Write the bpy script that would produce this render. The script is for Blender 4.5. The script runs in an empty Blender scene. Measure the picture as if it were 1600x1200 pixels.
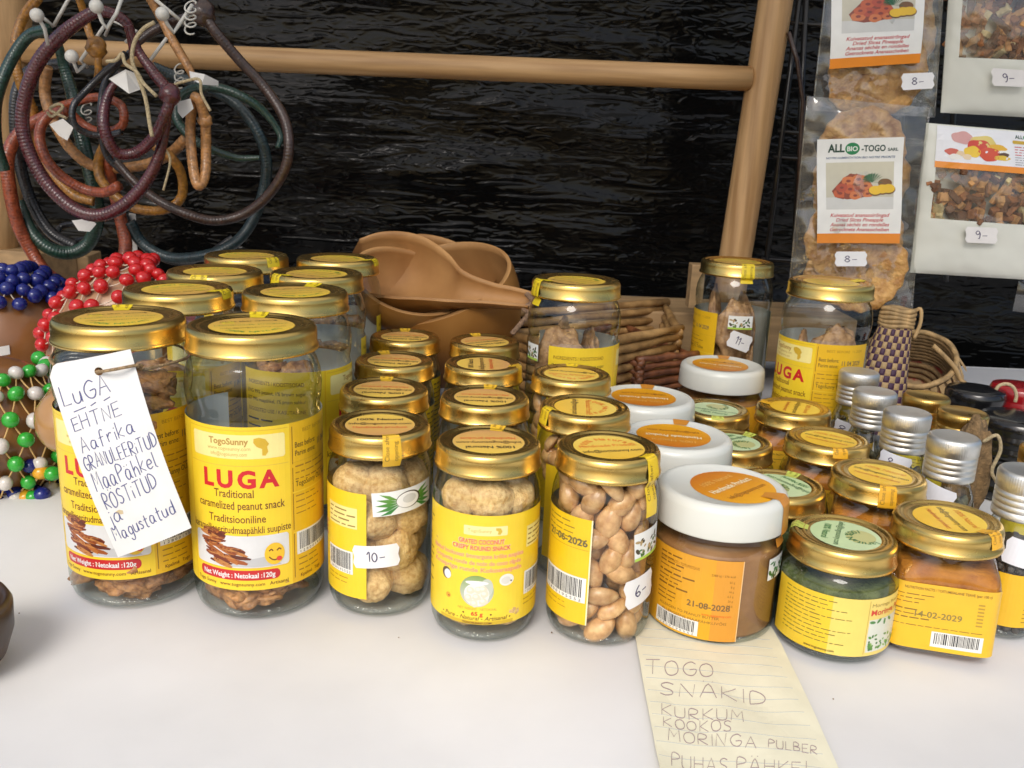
import bpy, bmesh, math, random
from mathutils import Vector, Matrix, noise
from mathutils.geometry import tessellate_polygon

SC = bpy.context.scene
COL = SC.collection
R_ = random.Random(7)
rad = math.radians

# ------------------------------------------------------------------ camera
F_PX, PITCH, ROLL, CAM_H = 1400.0, rad(15.025), rad(2.431), 0.24593
_f = Vector((0, math.cos(PITCH), -math.sin(PITCH)))
_up0 = Vector((0, math.sin(PITCH), math.cos(PITCH)))
_r = Vector((1, 0, 0)) * math.cos(ROLL) + _up0 * math.sin(ROLL)
_u = -Vector((1, 0, 0)) * math.sin(ROLL) + _up0 * math.cos(ROLL)
CAM_O = Vector((0, 0, CAM_H))
cam_data = bpy.data.cameras.new('camera')
cam = bpy.data.objects.new('camera', cam_data)
COL.objects.link(cam)
M = Matrix.Identity(4)
for i in range(3):
    M[i][0], M[i][1], M[i][2], M[i][3] = _r[i], _u[i], -_f[i], CAM_O[i]
cam.matrix_world = M
cam_data.sensor_width = 36.0
cam_data.lens = F_PX / 1600 * 36.0
cam_data.clip_start, cam_data.clip_end = 0.01, 500
cam_data.dof.use_dof = True
cam_data.dof.focus_distance = 0.52
cam_data.dof.aperture_fstop = 30.0
SC.camera = cam

def at(px, py, Y):
    """point at depth Y seen at a pixel of the 1600 x 1200 photograph"""
    d = _f + _r * ((px - 800) / F_PX) - _u * ((py - 600) / F_PX)
    return CAM_O + d * (Y / d.y)

def atz(px, py, z=0.0):
    d = _f + _r * ((px - 800) / F_PX) - _u * ((py - 600) / F_PX)
    return CAM_O + d * ((z - CAM_O.z) / d.z)

# ------------------------------------------------------------------ light
world = bpy.data.worlds.new('World')
SC.world = world
world.use_nodes = True
wn = world.node_tree.nodes
wn.clear()
sky = wn.new('ShaderNodeTexSky')
sky.sky_type = 'NISHITA'
sky.sun_disc = False
sky.sun_elevation = rad(43)
sky.sun_rotation = rad(200)
sky.dust_density = 3.0
sky.air_density = 1.0
bg = wn.new('ShaderNodeBackground')
bg.inputs['Strength'].default_value = 0.15
wo = wn.new('ShaderNodeOutputWorld')
world.node_tree.links.new(sky.outputs[0], bg.inputs[0])
world.node_tree.links.new(bg.outputs[0], wo.inputs[0])

sun_d = bpy.data.lights.new('sun', 'SUN')
sun_d.energy = 2.0
sun_d.angle = rad(28)
sun_d.color = (1.0, 0.965, 0.91)
sun = bpy.data.objects.new('sun', sun_d)
COL.objects.link(sun)
# light travels from behind and above the camera towards the table
sun.rotation_euler = Vector((0.22, 0.85, -0.80)).to_track_quat('-Z', 'Y').to_euler()

SC.view_settings.view_transform = 'Standard'
SC.view_settings.look = 'None'
SC.view_settings.exposure = 0.0
SC.view_settings.gamma = 1.0
SC.view_settings.use_curve_mapping = False
cy = SC.cycles
cy.use_denoising = True
cy.max_bounces = 14
cy.transparent_max_bounces = 48
cy.transmission_bounces = 10
cy.glossy_bounces = 6
cy.diffuse_bounces = 4
cy.caustics_reflective = False
cy.caustics_refractive = True
cy.sample_clamp_indirect = 6.0
cy.blur_glossy = 0.6

# ------------------------------------------------------------------ materials
MATS = {}

def nodes_of(name):
    m = bpy.data.materials.new(name)
    m.use_nodes = True
    nt = m.node_tree
    nt.nodes.clear()
    out = nt.nodes.new('ShaderNodeOutputMaterial')
    return m, nt, out

def N(nt, kind, **kw):
    n = nt.nodes.new(kind)
    for k, v in kw.items():
        setattr(n, k, v)
    return n

def pmat(name, col, rough=0.5, metal=0.0, var=0.12, vscale=60.0, bump=0.0, bscale=200.0, stretch=(1, 1, 1), spec=0.5,
         sss=0.0, coat=0.0, col2=None, contrast=(0.35, 0.65), detail=4.0, rvar=0.0, aniso=0.0, bdist=0.002, orand=0.0):
    """Principled surface: colour mottled by noise, optional bump"""
    if name in MATS:
        return MATS[name]
    m, nt, out = nodes_of(name)
    b = N(nt, 'ShaderNodeBsdfPrincipled')
    nt.links.new(b.outputs[0], out.inputs[0])
    tc = N(nt, 'ShaderNodeTexCoord')
    mp = N(nt, 'ShaderNodeMapping')
    mp.inputs['Scale'].default_value = stretch
    nt.links.new(tc.outputs['Object'], mp.inputs[0])
    nz = N(nt, 'ShaderNodeTexNoise')
    nz.inputs['Scale'].default_value = vscale
    nz.inputs['Detail'].default_value = detail
    nt.links.new(mp.outputs[0], nz.inputs['Vector'])
    cr = N(nt, 'ShaderNodeValToRGB')
    c1 = [max(0, c * (1 - var)) for c in col]
    c2 = [min(1, c * (1 + var)) for c in col] if col2 is None else list(col2)
    cr.color_ramp.elements[0].position, cr.color_ramp.elements[1].position = contrast
    cr.color_ramp.elements[0].color = (*c1, 1)
    cr.color_ramp.elements[1].color = (*c2, 1)
    nt.links.new(nz.outputs[0], cr.inputs[0])
    if orand:                                       # every piece a little lighter or darker than the next
        oi = N(nt, 'ShaderNodeObjectInfo')
        om = N(nt, 'ShaderNodeMapRange')
        om.inputs['To Min'].default_value, om.inputs['To Max'].default_value = 1 - orand, 1 + orand
        nt.links.new(oi.outputs['Random'], om.inputs[0])
        ov = N(nt, 'ShaderNodeVectorMath', operation='SCALE')
        nt.links.new(cr.outputs[0], ov.inputs[0])
        nt.links.new(om.outputs[0], ov.inputs['Scale'])
        nt.links.new(ov.outputs[0], b.inputs['Base Color'])
    else:
        nt.links.new(cr.outputs[0], b.inputs['Base Color'])
    b.inputs['Roughness'].default_value = rough
    b.inputs['Metallic'].default_value = metal
    b.inputs['Specular IOR Level'].default_value = spec
    b.inputs['Coat Weight'].default_value = coat
    b.inputs['Coat Roughness'].default_value = 0.1
    if sss:
        b.inputs['Subsurface Weight'].default_value = sss
        b.inputs['Subsurface Radius'].default_value = (1, 0.6, 0.3)
        b.inputs['Subsurface Scale'].default_value = 0.003
    if aniso:
        b.inputs['Anisotropic'].default_value = aniso
    if rvar:
        mr = N(nt, 'ShaderNodeMapRange')
        mr.inputs['To Min'].default_value = max(0.02, rough - rvar)
        mr.inputs['To Max'].default_value = rough + rvar
        nt.links.new(nz.outputs[0], mr.inputs[0])
        nt.links.new(mr.outputs[0], b.inputs['Roughness'])
    if bump:
        n2 = N(nt, 'ShaderNodeTexNoise')
        n2.inputs['Scale'].default_value = bscale
        n2.inputs['Detail'].default_value = 5
        nt.links.new(mp.outputs[0], n2.inputs['Vector'])
        bp = N(nt, 'ShaderNodeBump')
        bp.inputs['Strength'].default_value = bump
        bp.inputs['Distance'].default_value = bdist
        nt.links.new(n2.outputs[0], bp.inputs['Height'])
        nt.links.new(bp.outputs[0], b.inputs['Normal'])
    MATS[name] = m
    return m

def glass_mat(name, tint=(0.97, 0.985, 0.975), edge=(0.50, 0.57, 0.54), refl=0.55, base=0.045, rough=0.02, bump=0.0, bscale=60, film=0.0):
    """thin clear wall: transparent with a mirror coat that grows at grazing angles"""
    if name in MATS:
        return MATS[name]
    m, nt, out = nodes_of(name)
    lw = N(nt, 'ShaderNodeLayerWeight')
    lw.inputs['Blend'].default_value = 0.5
    cr = N(nt, 'ShaderNodeValToRGB')
    e = cr.color_ramp.elements
    e[0].position, e[0].color = 0.35, (*tint, 1)
    e[1].position, e[1].color = 0.98, (*edge, 1)
    nt.links.new(lw.outputs['Facing'], cr.inputs[0])
    tr = N(nt, 'ShaderNodeBsdfTransparent')
    nt.links.new(cr.outputs[0], tr.inputs[0])
    gl = N(nt, 'ShaderNodeBsdfGlossy')
    gl.inputs['Roughness'].default_value = rough
    gl.inputs['Color'].default_value = (1, 1, 1, 1)
    pw = N(nt, 'ShaderNodeMath', operation='POWER')
    pw.inputs[1].default_value = 3.2
    nt.links.new(lw.outputs['Facing'], pw.inputs[0])
    ma = N(nt, 'ShaderNodeMath', operation='MULTIPLY_ADD')
    ma.inputs[1].default_value, ma.inputs[2].default_value = refl, base
    nt.links.new(pw.outputs[0], ma.inputs[0])
    mx = N(nt, 'ShaderNodeMixShader')
    nt.links.new(ma.outputs[0], mx.inputs[0])
    nt.links.new(tr.outputs[0], mx.inputs[1])
    nt.links.new(gl.outputs[0], mx.inputs[2])
    last = mx
    if film:
        df = N(nt, 'ShaderNodeBsdfDiffuse')
        df.inputs[0].default_value = (0.8, 0.8, 0.78, 1)
        m2 = N(nt, 'ShaderNodeMixShader')
        m2.inputs[0].default_value = film
        nt.links.new(mx.outputs[0], m2.inputs[1])
        nt.links.new(df.outputs[0], m2.inputs[2])
        last = m2
    nt.links.new(last.outputs[0], out.inputs[0])
    tc = N(nt, 'ShaderNodeTexCoord')
    nz = N(nt, 'ShaderNodeTexNoise')
    nz.inputs['Scale'].default_value = bscale
    nz.inputs['Detail'].default_value = 2
    nt.links.new(tc.outputs['Object'], nz.inputs['Vector'])
    bp = N(nt, 'ShaderNodeBump')
    bp.inputs['Strength'].default_value = max(bump, 0.04)
    bp.inputs['Distance'].default_value = 0.004
    nt.links.new(nz.outputs[0], bp.inputs['Height'])
    nt.links.new(bp.outputs[0], gl.inputs['Normal'])
    MATS[name] = m
    return m

def print_mat(name='printed_paper', rough=0.42, coat=0.15, grain=0.06):
    """paper or vinyl that carries its print as a colour attribute"""
    if name in MATS:
        return MATS[name]
    m, nt, out = nodes_of(name)
    b = N(nt, 'ShaderNodeBsdfPrincipled')
    nt.links.new(b.outputs[0], out.inputs[0])
    a = N(nt, 'ShaderNodeAttribute', attribute_name='print')
    tc = N(nt, 'ShaderNodeTexCoord')
    nz = N(nt, 'ShaderNodeTexNoise')
    nz.inputs['Scale'].default_value = 90
    nz.inputs['Detail'].default_value = 6
    nt.links.new(tc.outputs['Object'], nz.inputs['Vector'])
    mr = N(nt, 'ShaderNodeMapRange')
    mr.inputs['To Min'].default_value, mr.inputs['To Max'].default_value = 1 - grain * 2, 1 + grain
    nt.links.new(nz.outputs[0], mr.inputs[0])
    mu = N(nt, 'ShaderNodeVectorMath', operation='SCALE')
    nt.links.new(a.outputs['Color'], mu.inputs[0])
    nt.links.new(mr.outputs[0], mu.inputs['Scale'])
    ge = N(nt, 'ShaderNodeNewGeometry')          # the unprinted reverse is plain white paper
    mxc = N(nt, 'ShaderNodeMix', data_type='RGBA')
    mxc.inputs['B'].default_value = (.72, .71, .66, 1)
    nt.links.new(ge.outputs['Backfacing'], mxc.inputs['Factor'])
    nt.links.new(mu.outputs[0], mxc.inputs['A'])
    nt.links.new(mxc.outputs['Result'], b.inputs['Base Color'])
    b.inputs['Roughness'].default_value = rough
    b.inputs['Coat Weight'].default_value = coat
    b.inputs['Coat Roughness'].default_value = 0.25
    bp = N(nt, 'ShaderNodeBump')
    bp.inputs['Strength'].default_value = 0.15
    bp.inputs['Distance'].default_value = 0.0012
    nt.links.new(nz.outputs[0], bp.inputs['Height'])
    nt.links.new(bp.outputs[0], b.inputs['Normal'])
    MATS[name] = m
    return m

# ------------------------------------------------------------------ mesh building
class MB:
    def __init__(self):
        self.v, self.f, self.mi, self.sm = [], [], [], []

    def add(self, verts, faces, mi=0, smooth=True):
        o = len(self.v)
        self.v.extend([tuple(p) for p in verts])
        for f in faces:
            self.f.append([i + o for i in f])
            self.mi.append(mi)
            self.sm.append(smooth)
        return self

    def lathe(self, prof, seg=56, mi=0, xf=None, radial=None):
        vs, fs, rings = [], [], []
        for r, z in prof:
            if r < 1e-7:
                rings.append([len(vs)])
                vs.append(Vector((0, 0, z)))
            else:
                ring = []
                for k in range(seg):
                    a = 2 * math.pi * k / seg
                    rr = r * (radial(a, z) if radial else 1)
                    ring.append(len(vs))
                    vs.append(Vector((rr * math.sin(a), -rr * math.cos(a), z)))
                rings.append(ring)
        for A, B in zip(rings, rings[1:]):
            for k in range(seg):
                k2 = (k + 1) % seg
                if len(A) == 1 and len(B) == 1:
                    break
                if len(A) == 1:
                    fs.append([A[0], B[k2], B[k]])
                elif len(B) == 1:
                    fs.append([A[k], A[k2], B[0]])
                else:
                    fs.append([A[k], A[k2], B[k2], B[k]])
        if xf is not None:
            vs = [xf @ p for p in vs]
        return self.add(vs, fs, mi)

    def tube(self, pts, rads, seg=10, mi=0, closed=False, cap=True, flat=1.0):
        pts = [Vector(p) for p in pts]
        n = len(pts)
        if not hasattr(rads, '__len__'):
            rads = [rads] * n
        vs, fs = [], []
        prev = None
        for i in range(n):
            if closed:
                t = pts[(i + 1) % n] - pts[i - 1]
            else:
                t = pts[min(i + 1, n - 1)] - pts[max(i - 1, 0)]
            if t.length < 1e-9:
                t = Vector((0, 0, 1))
            t.normalize()
            if prev is None:
                ref = Vector((0, 1, 0)) if abs(t.y) < 0.9 else Vector((1, 0, 0))
                nrm = (ref - t * ref.dot(t)).normalized()
            else:
                nrm = (prev - t * prev.dot(t))
                nrm = nrm.normalized() if nrm.length > 1e-6 else prev
            prev = nrm
            bn = t.cross(nrm)
            for k in range(seg):
                a = 2 * math.pi * k / seg
                vs.append(pts[i] + (nrm * math.cos(a) * flat + bn * math.sin(a)) * rads[i])
        m = n if closed else n - 1
        for i in range(m):
            j = (i + 1) % n
            for k in range(seg):
                k2 = (k + 1) % seg
                fs.append([i * seg + k, i * seg + k2, j * seg + k2, j * seg + k])
        if cap and not closed:
            fs.append([k for k in range(seg)][::-1])
            fs.append([(n - 1) * seg + k for k in range(seg)])
        return self.add(vs, fs, mi)

    def box(self, c, s, mi=0, rot=None, bevel=0.0):
        bm = bmesh.new()
        bmesh.ops.create_cube(bm, size=1.0)
        for v in bm.verts:
            v.co = Vector((v.co.x * s[0], v.co.y * s[1], v.co.z * s[2]))
        if bevel:
            bmesh.ops.bevel(bm, geom=list(bm.edges), offset=bevel, segments=2, affect='EDGES', profile=0.5)
        bm.verts.ensure_lookup_table()
        vs = []
        for v in bm.verts:
            p = v.co.copy()
            if rot is not None:
                p = rot @ p
            vs.append(p + Vector(c))
        idx = {v: i for i, v in enumerate(bm.verts)}
        fs = [[idx[v] for v in f.verts] for f in bm.faces]
        bm.free()
        return self.add(vs, fs, mi, smooth=False)

    def ball(self, c, r, mi=0, seg=14, rings=9, scale=(1, 1, 1), rot=None, fn=None):
        c = Vector(c)
        vs, fs = [], []
        def P(d):
            k = fn(d) if fn else 1.0
            p = Vector((d.x * scale[0], d.y * scale[1], d.z * scale[2])) * (r * k)
            return (rot @ p if rot is not None else p) + c
        vs.append(P(Vector((0, 0, 1))))
        for i in range(1, rings):
            t = math.pi * i / rings
            for k in range(seg):
                a = 2 * math.pi * k / seg
                vs.append(P(Vector((math.sin(t) * math.cos(a), math.sin(t) * math.sin(a), math.cos(t)))))
        vs.append(P(Vector((0, 0, -1))))
        for k in range(seg):
            fs.append([0, 1 + k, 1 + (k + 1) % seg])
        for i in range(rings - 2):
            for k in range(seg):
                a, b = 1 + i * seg + k, 1 + i * seg + (k + 1) % seg
                fs.append([a, a + seg, b + seg, b])
        l = len(vs) - 1
        for k in range(seg):
            fs.append([l, 1 + (rings - 2) * seg + (k + 1) % seg, 1 + (rings - 2) * seg + k])
        return self.add(vs, fs, mi)

    def grid(self, nx, ny, fn, mi=0, smooth=True, keep=None):
        vs = [fn(i / nx, j / ny) for j in range(ny + 1) for i in range(nx + 1)]
        fs = []
        for j in range(ny):
            for i in range(nx):
                if keep and not keep((i + .5) / nx, (j + .5) / ny):
                    continue
                a = j * (nx + 1) + i
                fs.append([a, a + 1, a + nx + 2, a + nx + 1])
        return self.add(vs, fs, mi, smooth)

    def mesh(self, name, mats):
        me = bpy.data.meshes.new(name)
        me.from_pydata(self.v, [], self.f)
        for m in (mats if isinstance(mats, (list, tuple)) else [mats]):
            me.materials.append(m)
        me.polygons.foreach_set('material_index', self.mi)
        me.polygons.foreach_set('use_smooth', self.sm)
        me.update()
        return me

def obj(name, me, parent=None, loc=(0, 0, 0), rot=(0, 0, 0)):
    o = bpy.data.objects.new(name, me)
    COL.objects.link(o)
    o.parent = parent
    o.location = loc
    o.rotation_euler = rot
    return o

def tag(o, label, cat, group=None, kind=None):
    if label:
        o['label'] = label
    if cat:
        o['category'] = cat
    if group:
        o['group'] = group
    if kind:
        o['kind'] = kind
    return o

def thing(name, label, cat, loc=(0, 0, 0), rz=0.0, group=None, rot=None):
    o = bpy.data.objects.new(name, None)
    o.empty_display_size = 0.02
    COL.objects.link(o)
    o.location = loc
    o.rotation_euler = rot if rot else (0, 0, rz)
    return tag(o, label, cat, group)

def smooth_path(pts, n=8, closed=False):
    """Catmull-Rom through points"""
    P = [Vector(p) for p in pts]
    out = []
    m = len(P)
    rng = range(m) if closed else range(m - 1)
    for i in rng:
        if closed:
            a, b, c, d = P[(i - 1) % m], P[i], P[(i + 1) % m], P[(i + 2) % m]
        else:
            b, c = P[i], P[i + 1]
            a = P[i - 1] if i > 0 else b * 2 - c
            d = P[i + 2] if i + 2 < m else c * 2 - b
        for k in range(n):
            t = k / n
            out.append(0.5 * ((2 * b) + (c - a) * t + (2 * a - 5 * b + 4 * c - d) * t * t + (3 * b - a - 3 * c + d) * t ** 3))
    if not closed:
        out.append(P[-1])
    return out

# ------------------------------------------------------------------ printed sheets
_txt = {}

def text_geo(s, bold=0.0, shear=0.0, space=1.0):
    key = (s, bold, shear, space)
    if key in _txt:
        return _txt[key]
    cu = bpy.data.curves.new('tmp_text', 'FONT')
    cu.body = s
    cu.size = 1.0
    cu.offset = bold
    cu.shear = shear
    cu.space_character = space
    cu.resolution_u = 3
    cu.fill_mode = 'FRONT'
    o = bpy.data.objects.new('tmp_text', cu)
    COL.objects.link(o)
    dg = bpy.context.evaluated_depsgraph_get()
    dg.update()
    me = o.evaluated_get(dg).to_mesh()
    vs = [(v.co.x, v.co.y) for v in me.vertices]
    fs = [list(p.vertices) for p in me.polygons]
    o.evaluated_get(dg).to_mesh_clear()
    bpy.data.objects.remove(o)
    bpy.data.curves.remove(cu)
    x0 = min((v[0] for v in vs), default=0)
    x1 = max((v[0] for v in vs), default=0)
    _txt[key] = (vs, fs, x0, x1)
    return _txt[key]

GL = {
 'L': [[(0, 1), (.0, 0.03), (.45, .04)]], 'U': [[(0, 1), (0, .25), (.12, .02), (.35, .0), (.5, .2), (.5, 1)]],
 'u': [[(0, .58), (0, .15), (.15, 0), (.35, .12), (.4, .58), (.42, 0)]],
 'G': [[(.55, .85), (.35, 1), (.1, .8), (0, .45), (.15, .08), (.4, 0), (.55, .2), (.56, .45), (.28, .42)]],
 'A': [[(0, 0), (.28, 1), (.56, 0)], [(.1, .36), (.47, .38)]], 'E': [[(.45, 1), (0, .97), (0, .02), (.48, .03)], [(0, .5), (.38, .53)]],
 'H': [[(0, 1), (0, 0)], [(.5, 1), (.5, 0)], [(0, .5), (.5, .53)]], 'T': [[(0, 1), (.6, 1.03)], [(.3, 1), (.28, 0)]],
 'N': [[(0, 0), (.04, 1), (.45, .02), (.52, 1)]], 'a': [[(.4, .5), (.15, .57), (0, .27), (.12, 0), (.32, .1), (.4, .5), (.4, .1), (.52, 0)]],
 'f': [[(.4, .92), (.27, 1), (.15, .8), (.12, -.1)], [(0, .5), (.35, .53)]], 'r': [[(0, .55), (.03, 0)], [(.03, .33), (.18, .55), (.33, .5)]],
 'i': [[(0, .52), (.02, 0)], [(0, .74), (.03, .79)]], 'k': [[(0, 1), (0, 0)], [(.36, .58), (.02, .25), (.4, 0)]],
 'R': [[(0, 0), (0, 1), (.35, .96), (.43, .74), (.3, .52), (.02, .48), (.5, 0)]], 'I': [[(0, 1), (0.02, 0)]],
 'D': [[(0, 0), (0, 1), (.3, .95), (.5, .6), (.42, .2), (0, 0)]], 'M': [[(0, 0), (.05, 1), (.3, .35), (.55, 1), (.62, 0)]],
 'P': [[(0, 0), (.02, 1), (.38, .95), (.43, .68), (.02, .5)]], 'h': [[(0, 1), (0, 0)], [(0, .35), (.2, .57), (.35, .4), (.38, 0)]],
 'e': [[(.02, .28), (.38, .32), (.3, .56), (.08, .5), (0, .2), (.15, 0), (.4, .08)]], 'l': [[(0, 1), (0, .1), (.14, 0)]],
 'O': [[(.3, 1), (.08, .85), (0, .5), (.1, .1), (.3, 0), (.52, .15), (.58, .5), (.48, .88), (.28, 1)]],
 'S': [[(.45, .9), (.25, 1), (.05, .85), (.1, .6), (.38, .42), (.42, .15), (.2, 0), (0, .1)]],
 's': [[(.3, .5), (.15, .57), (.03, .46), (.25, .26), (.28, .08), (.12, 0), (0, .06)]],
 't': [[(.15, .9), (.15, .08), (.32, 0)], [(0, .6), (.34, .62)]], 'j': [[(.2, .5), (.2, -.2), (.05, -.32), (-.02, -.15)], [(.2, .74), (.22, .79)]],
 'g': [[(.38, .5), (.15, .57), (0, .3), (.12, .05), (.35, .15), (.38, .5), (.36, -.25), (.15, -.37), (0, -.2)]],
 'd': [[(.38, .45), (.1, .52), (0, .2), (.12, 0), (.36, .1), (.38, 1), (.42, 0)]], 'K': [[(0, 1), (0, 0)], [(.48, 1), (.02, .45), (.52, 0)]],
 'B': [[(0, 0), (0, 1), (.35, .9), (.33, .6), (.02, .52), (.43, .4), (.4, .1), (0, 0)]],
 '8': [[(.22, .52), (.04, .75), (.22, 1), (.4, .78), (.2, .52), (0, .25), (.2, 0), (.42, .22), (.22, .52)]],
 '9': [[(.38, .75), (.2, 1), (.02, .75), (.18, .5), (.38, .72), (.34, .1), (.2, 0)]], '6': [[(.35, 1), (.1, .65), (0, .25), (.2, 0), (.4, .2), (.25, .42), (.02, .28)]],
 '1': [[(0, .72), (.2, 1), (.2, 0)]], '0': [[(.2, 1), (.02, .7), (.02, .25), (.2, 0), (.38, .3), (.36, .75), (.2, 1)]], '-': [[(0, .4), (.42, .44)]], '3': [[(0, .9), (.25, 1), (.35, .78), (.12, .55), (.38, .3), (.2, 0), (0, .08)]],
 '.': [[(0, 0), (.03, .04)]], ' ': [],
}
GL['Ä'] = GL['A'] + [[(.1, 1.15), (.13, 1.19)], [(.4, 1.17), (.43, 1.21)]]
GL['Ö'] = GL['O'] + [[(.1, 1.15), (.13, 1.19)], [(.4, 1.17), (.43, 1.21)]]
GL['ä'] = GL['a'] + [[(.08, .75), (.11, .79)], [(.32, .77), (.35, .81)]]

class Sheet:
    """flat print job in millimetres; bake() wraps it on a surface"""
    def __init__(self):
        self.v, self.f, self.c, self.l = [], [], [], []

    def raw(self, vs, fs, col, layer):
        o = len(self.v)
        self.v += [tuple(p) for p in vs]
        self.l += [layer] * len(vs)
        self.c += (col if isinstance(col, list) else [col] * len(vs))
        self.f += [[i + o for i in f] for f in fs]
        return self

    def rect(self, x0, y0, x1, y1, col, layer=0, col2=None, horiz=False):
        c2 = col2 or col
        cs = [col, c2, c2, col] if horiz else [col, col, c2, c2]
        return self.raw([(x0, y0), (x1, y0), (x1, y1), (x0, y1)], [[0, 1, 2, 3]], cs, layer)

    def poly(self, pts, col, layer=1):
        tris = tessellate_polygon([[Vector((p[0], p[1], 0)) for p in pts]])
        fs = []
        for t in tris:
            a, b, c = [pts[i] for i in t]
            ar = (b[0] - a[0]) * (c[1] - a[1]) - (c[0] - a[0]) * (b[1] - a[1])
            fs.append(list(t) if ar > 0 else list(t)[::-1])
        return self.raw(pts, fs, col, layer)

    def rrect(self, x0, y0, x1, y1, r, col, layer=1):
        p = []
        for cx, cy, a0 in ((x1 - r, y0 + r, -90), (x1 - r, y1 - r, 0), (x0 + r, y1 - r, 90), (x0 + r, y0 + r, 180)):
            for k in range(6):
                a = rad(a0 + k * 18)
                p.append((cx + r * math.cos(a), cy + r * math.sin(a)))
        return self.poly(p, col, layer)

    def ell(self, cx, cy, rx, ry, col, layer=1, rot=0.0, n=36, grad=None, wob=0.0, rng=None):
        """ellipse; grad = (colour at bottom, colour at top)"""
        vs, cs = [(cx, cy)], []
        ca, sa = math.cos(rot), math.sin(rot)
        rings = (0.34, 0.67, 1.0)
        for q in rings:
            for k in range(n):
                a = 2 * math.pi * k / n
                w = 1 + (wob * (math.sin(3 * a + cx) + math.sin(5 * a + cy)) if wob else 0)
                x, y = rx * q * w * math.cos(a), ry * q * w * math.sin(a)
                vs.append((cx + x * ca - y * sa, cy + x * sa + y * ca))
        fs = [[0, 1 + k, 1 + (k + 1) % n] for k in range(n)]
        for i in range(2):
            for k in range(n):
                k2 = (k + 1) % n
                fs.append([1 + i * n + k, 1 + (i + 1) * n + k, 1 + (i + 1) * n + k2, 1 + i * n + k2])
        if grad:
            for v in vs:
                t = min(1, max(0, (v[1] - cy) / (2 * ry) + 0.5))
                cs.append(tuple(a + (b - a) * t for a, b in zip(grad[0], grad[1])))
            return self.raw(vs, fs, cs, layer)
        return self.raw(vs, fs, col, layer)

    def text(self, s, x, y, size, col, layer=2, align='c', bold=0.0, shear=0.0, xs=1.0, space=1.0, width=None, rot=0.0, bend=0.0):
        vs, fs, x0, x1 = text_geo(s, bold, shear, space)
        if not vs:
            return self
        w = x1 - x0
        if width:
            xs = width / (w * size)
        ox = {'c': -(x0 + x1) / 2, 'l': -x0, 'r': -x1}[align]
        ca, sa = math.cos(rot), math.sin(rot)
        q = []
        for a, b in vs:
            X, Y = (a + ox) * size * xs, b * size
            if bend:
                Y += bend * X * X
            q.append((x + X * ca - Y * sa, y + X * sa + Y * ca))
        return self.raw(q, fs, col, layer)

    def arc_text(self, s, cx, cy, r, size, col, a0, step, layer=2, bold=0.0):
        a = a0
        for ch in s:
            if ch != ' ':
                vs, fs, x0, x1 = text_geo(ch, bold)
                th = a - math.pi / 2
                ca, sa = math.cos(th), math.sin(th)
                q = []
                for p, b in vs:
                    X, Y = (p - (x0 + x1) / 2) * size, b * size + r
                    q.append((cx + X * ca - Y * sa, cy + X * sa + Y * ca))
                self.raw(q, fs, col, layer)
            a += step
        return self

    def stroke(self, pts, w, col, layer=2, smooth=4, hand=False):
        P = [Vector((p[0], p[1], 0)) for p in pts]
        if smooth and len(P) > 2:
            P = smooth_path(P, smooth)
        vs, fs = [], []
        n = len(P)
        for i in range(n):
            t = P[min(i + 1, n - 1)] - P[max(i - 1, 0)]
            t = t.normalized() if t.length > 1e-9 else Vector((1, 0, 0))
            nn = Vector((-t.y, t.x, 0)) * (w / 2)
            if hand:
                nn = nn * (.95 + .3 * noise.noise(Vector((P[i].x * .8, P[i].y * .8, 3))) + (.15 if 0 < i < n - 1 else -.1))
            vs += [(P[i] + nn)[:2], (P[i] - nn)[:2]]
        for i in range(n - 1):
            fs.append([2 * i, 2 * i + 1, 2 * i + 3, 2 * i + 2])
        return self.raw(vs, fs, col, layer)

    def hand(self, s, fn, size, w, col, layer=2, width=None, rng=None, gap=0.2):
        """handwriting: fn maps (along the line, up) to sheet coordinates"""
        rng = rng or R_
        total, adv = 0, []
        for ch in s:
            g = GL.get(ch, [])
            gw = max((p[0] for st in g for p in st), default=0.35)
            adv.append(gw)
            total += gw + gap
        k = (width / (total - gap)) if width else size * 0.8
        x = 0
        for ch, gw in zip(s, adv):
            jx, jy, js = rng.uniform(-.03, .03), rng.uniform(-.05, .05), rng.uniform(.92, 1.08)
            for st in GL.get(ch, []):
                pts = [fn((x + (p[0] + jx)) * k, (p[1] * js + jy) * size) for p in st]
                sharp = ch in 'LAEHTNIMKkl'
                self.stroke(pts, w, col, layer, smooth=3 if not sharp else 0, hand=True)
            x += gw + gap
        return self

    def barcode(self, x, y, w, h, layer=2, digits=True):
        rng = random.Random(5)
        self.rect(x, y, x + w, y + h, (.82, .81, .76), layer)
        t = x + w * 0.06
        while t < x + w * 0.93:
            b = rng.choice((.22, .22, .4, .6)) * w / 22
            self.rect(t, y + h * 0.2, min(t + b, x + w * .95), y + h * 0.93, (.02, .02, .025), layer + 1)
            t += b + rng.choice((.25, .3, .5)) * w / 22
        if digits:
            self.text('1 2 8 0 0 1 9 5 5 5 2', x + w / 2, y + h * 0.04, h * 0.16, (.03, .03, .03), layer + 1, width=w * 0.85)
        return self

    def lines(self, x, y, w, n, lead, h, col, layer=2, seed=0, bold_every=0):
        """rows of type too small to read: one bar per word"""
        rng = random.Random(seed)
        for i in range(n):
            yy = y - i * lead
            xx, end = x, x + w * rng.uniform(.45, 1.0)
            while xx < end:
                ww = rng.uniform(1.0, 4.2) * h * 1.6
                hh = h * (1.25 if bold_every and i % bold_every == 0 else rng.uniform(.75, 1.0))
                self.rect(xx, yy, min(xx + ww, x + w), yy + hh * .62, col, layer)
                xx += ww + h * .9
        return self

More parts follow.
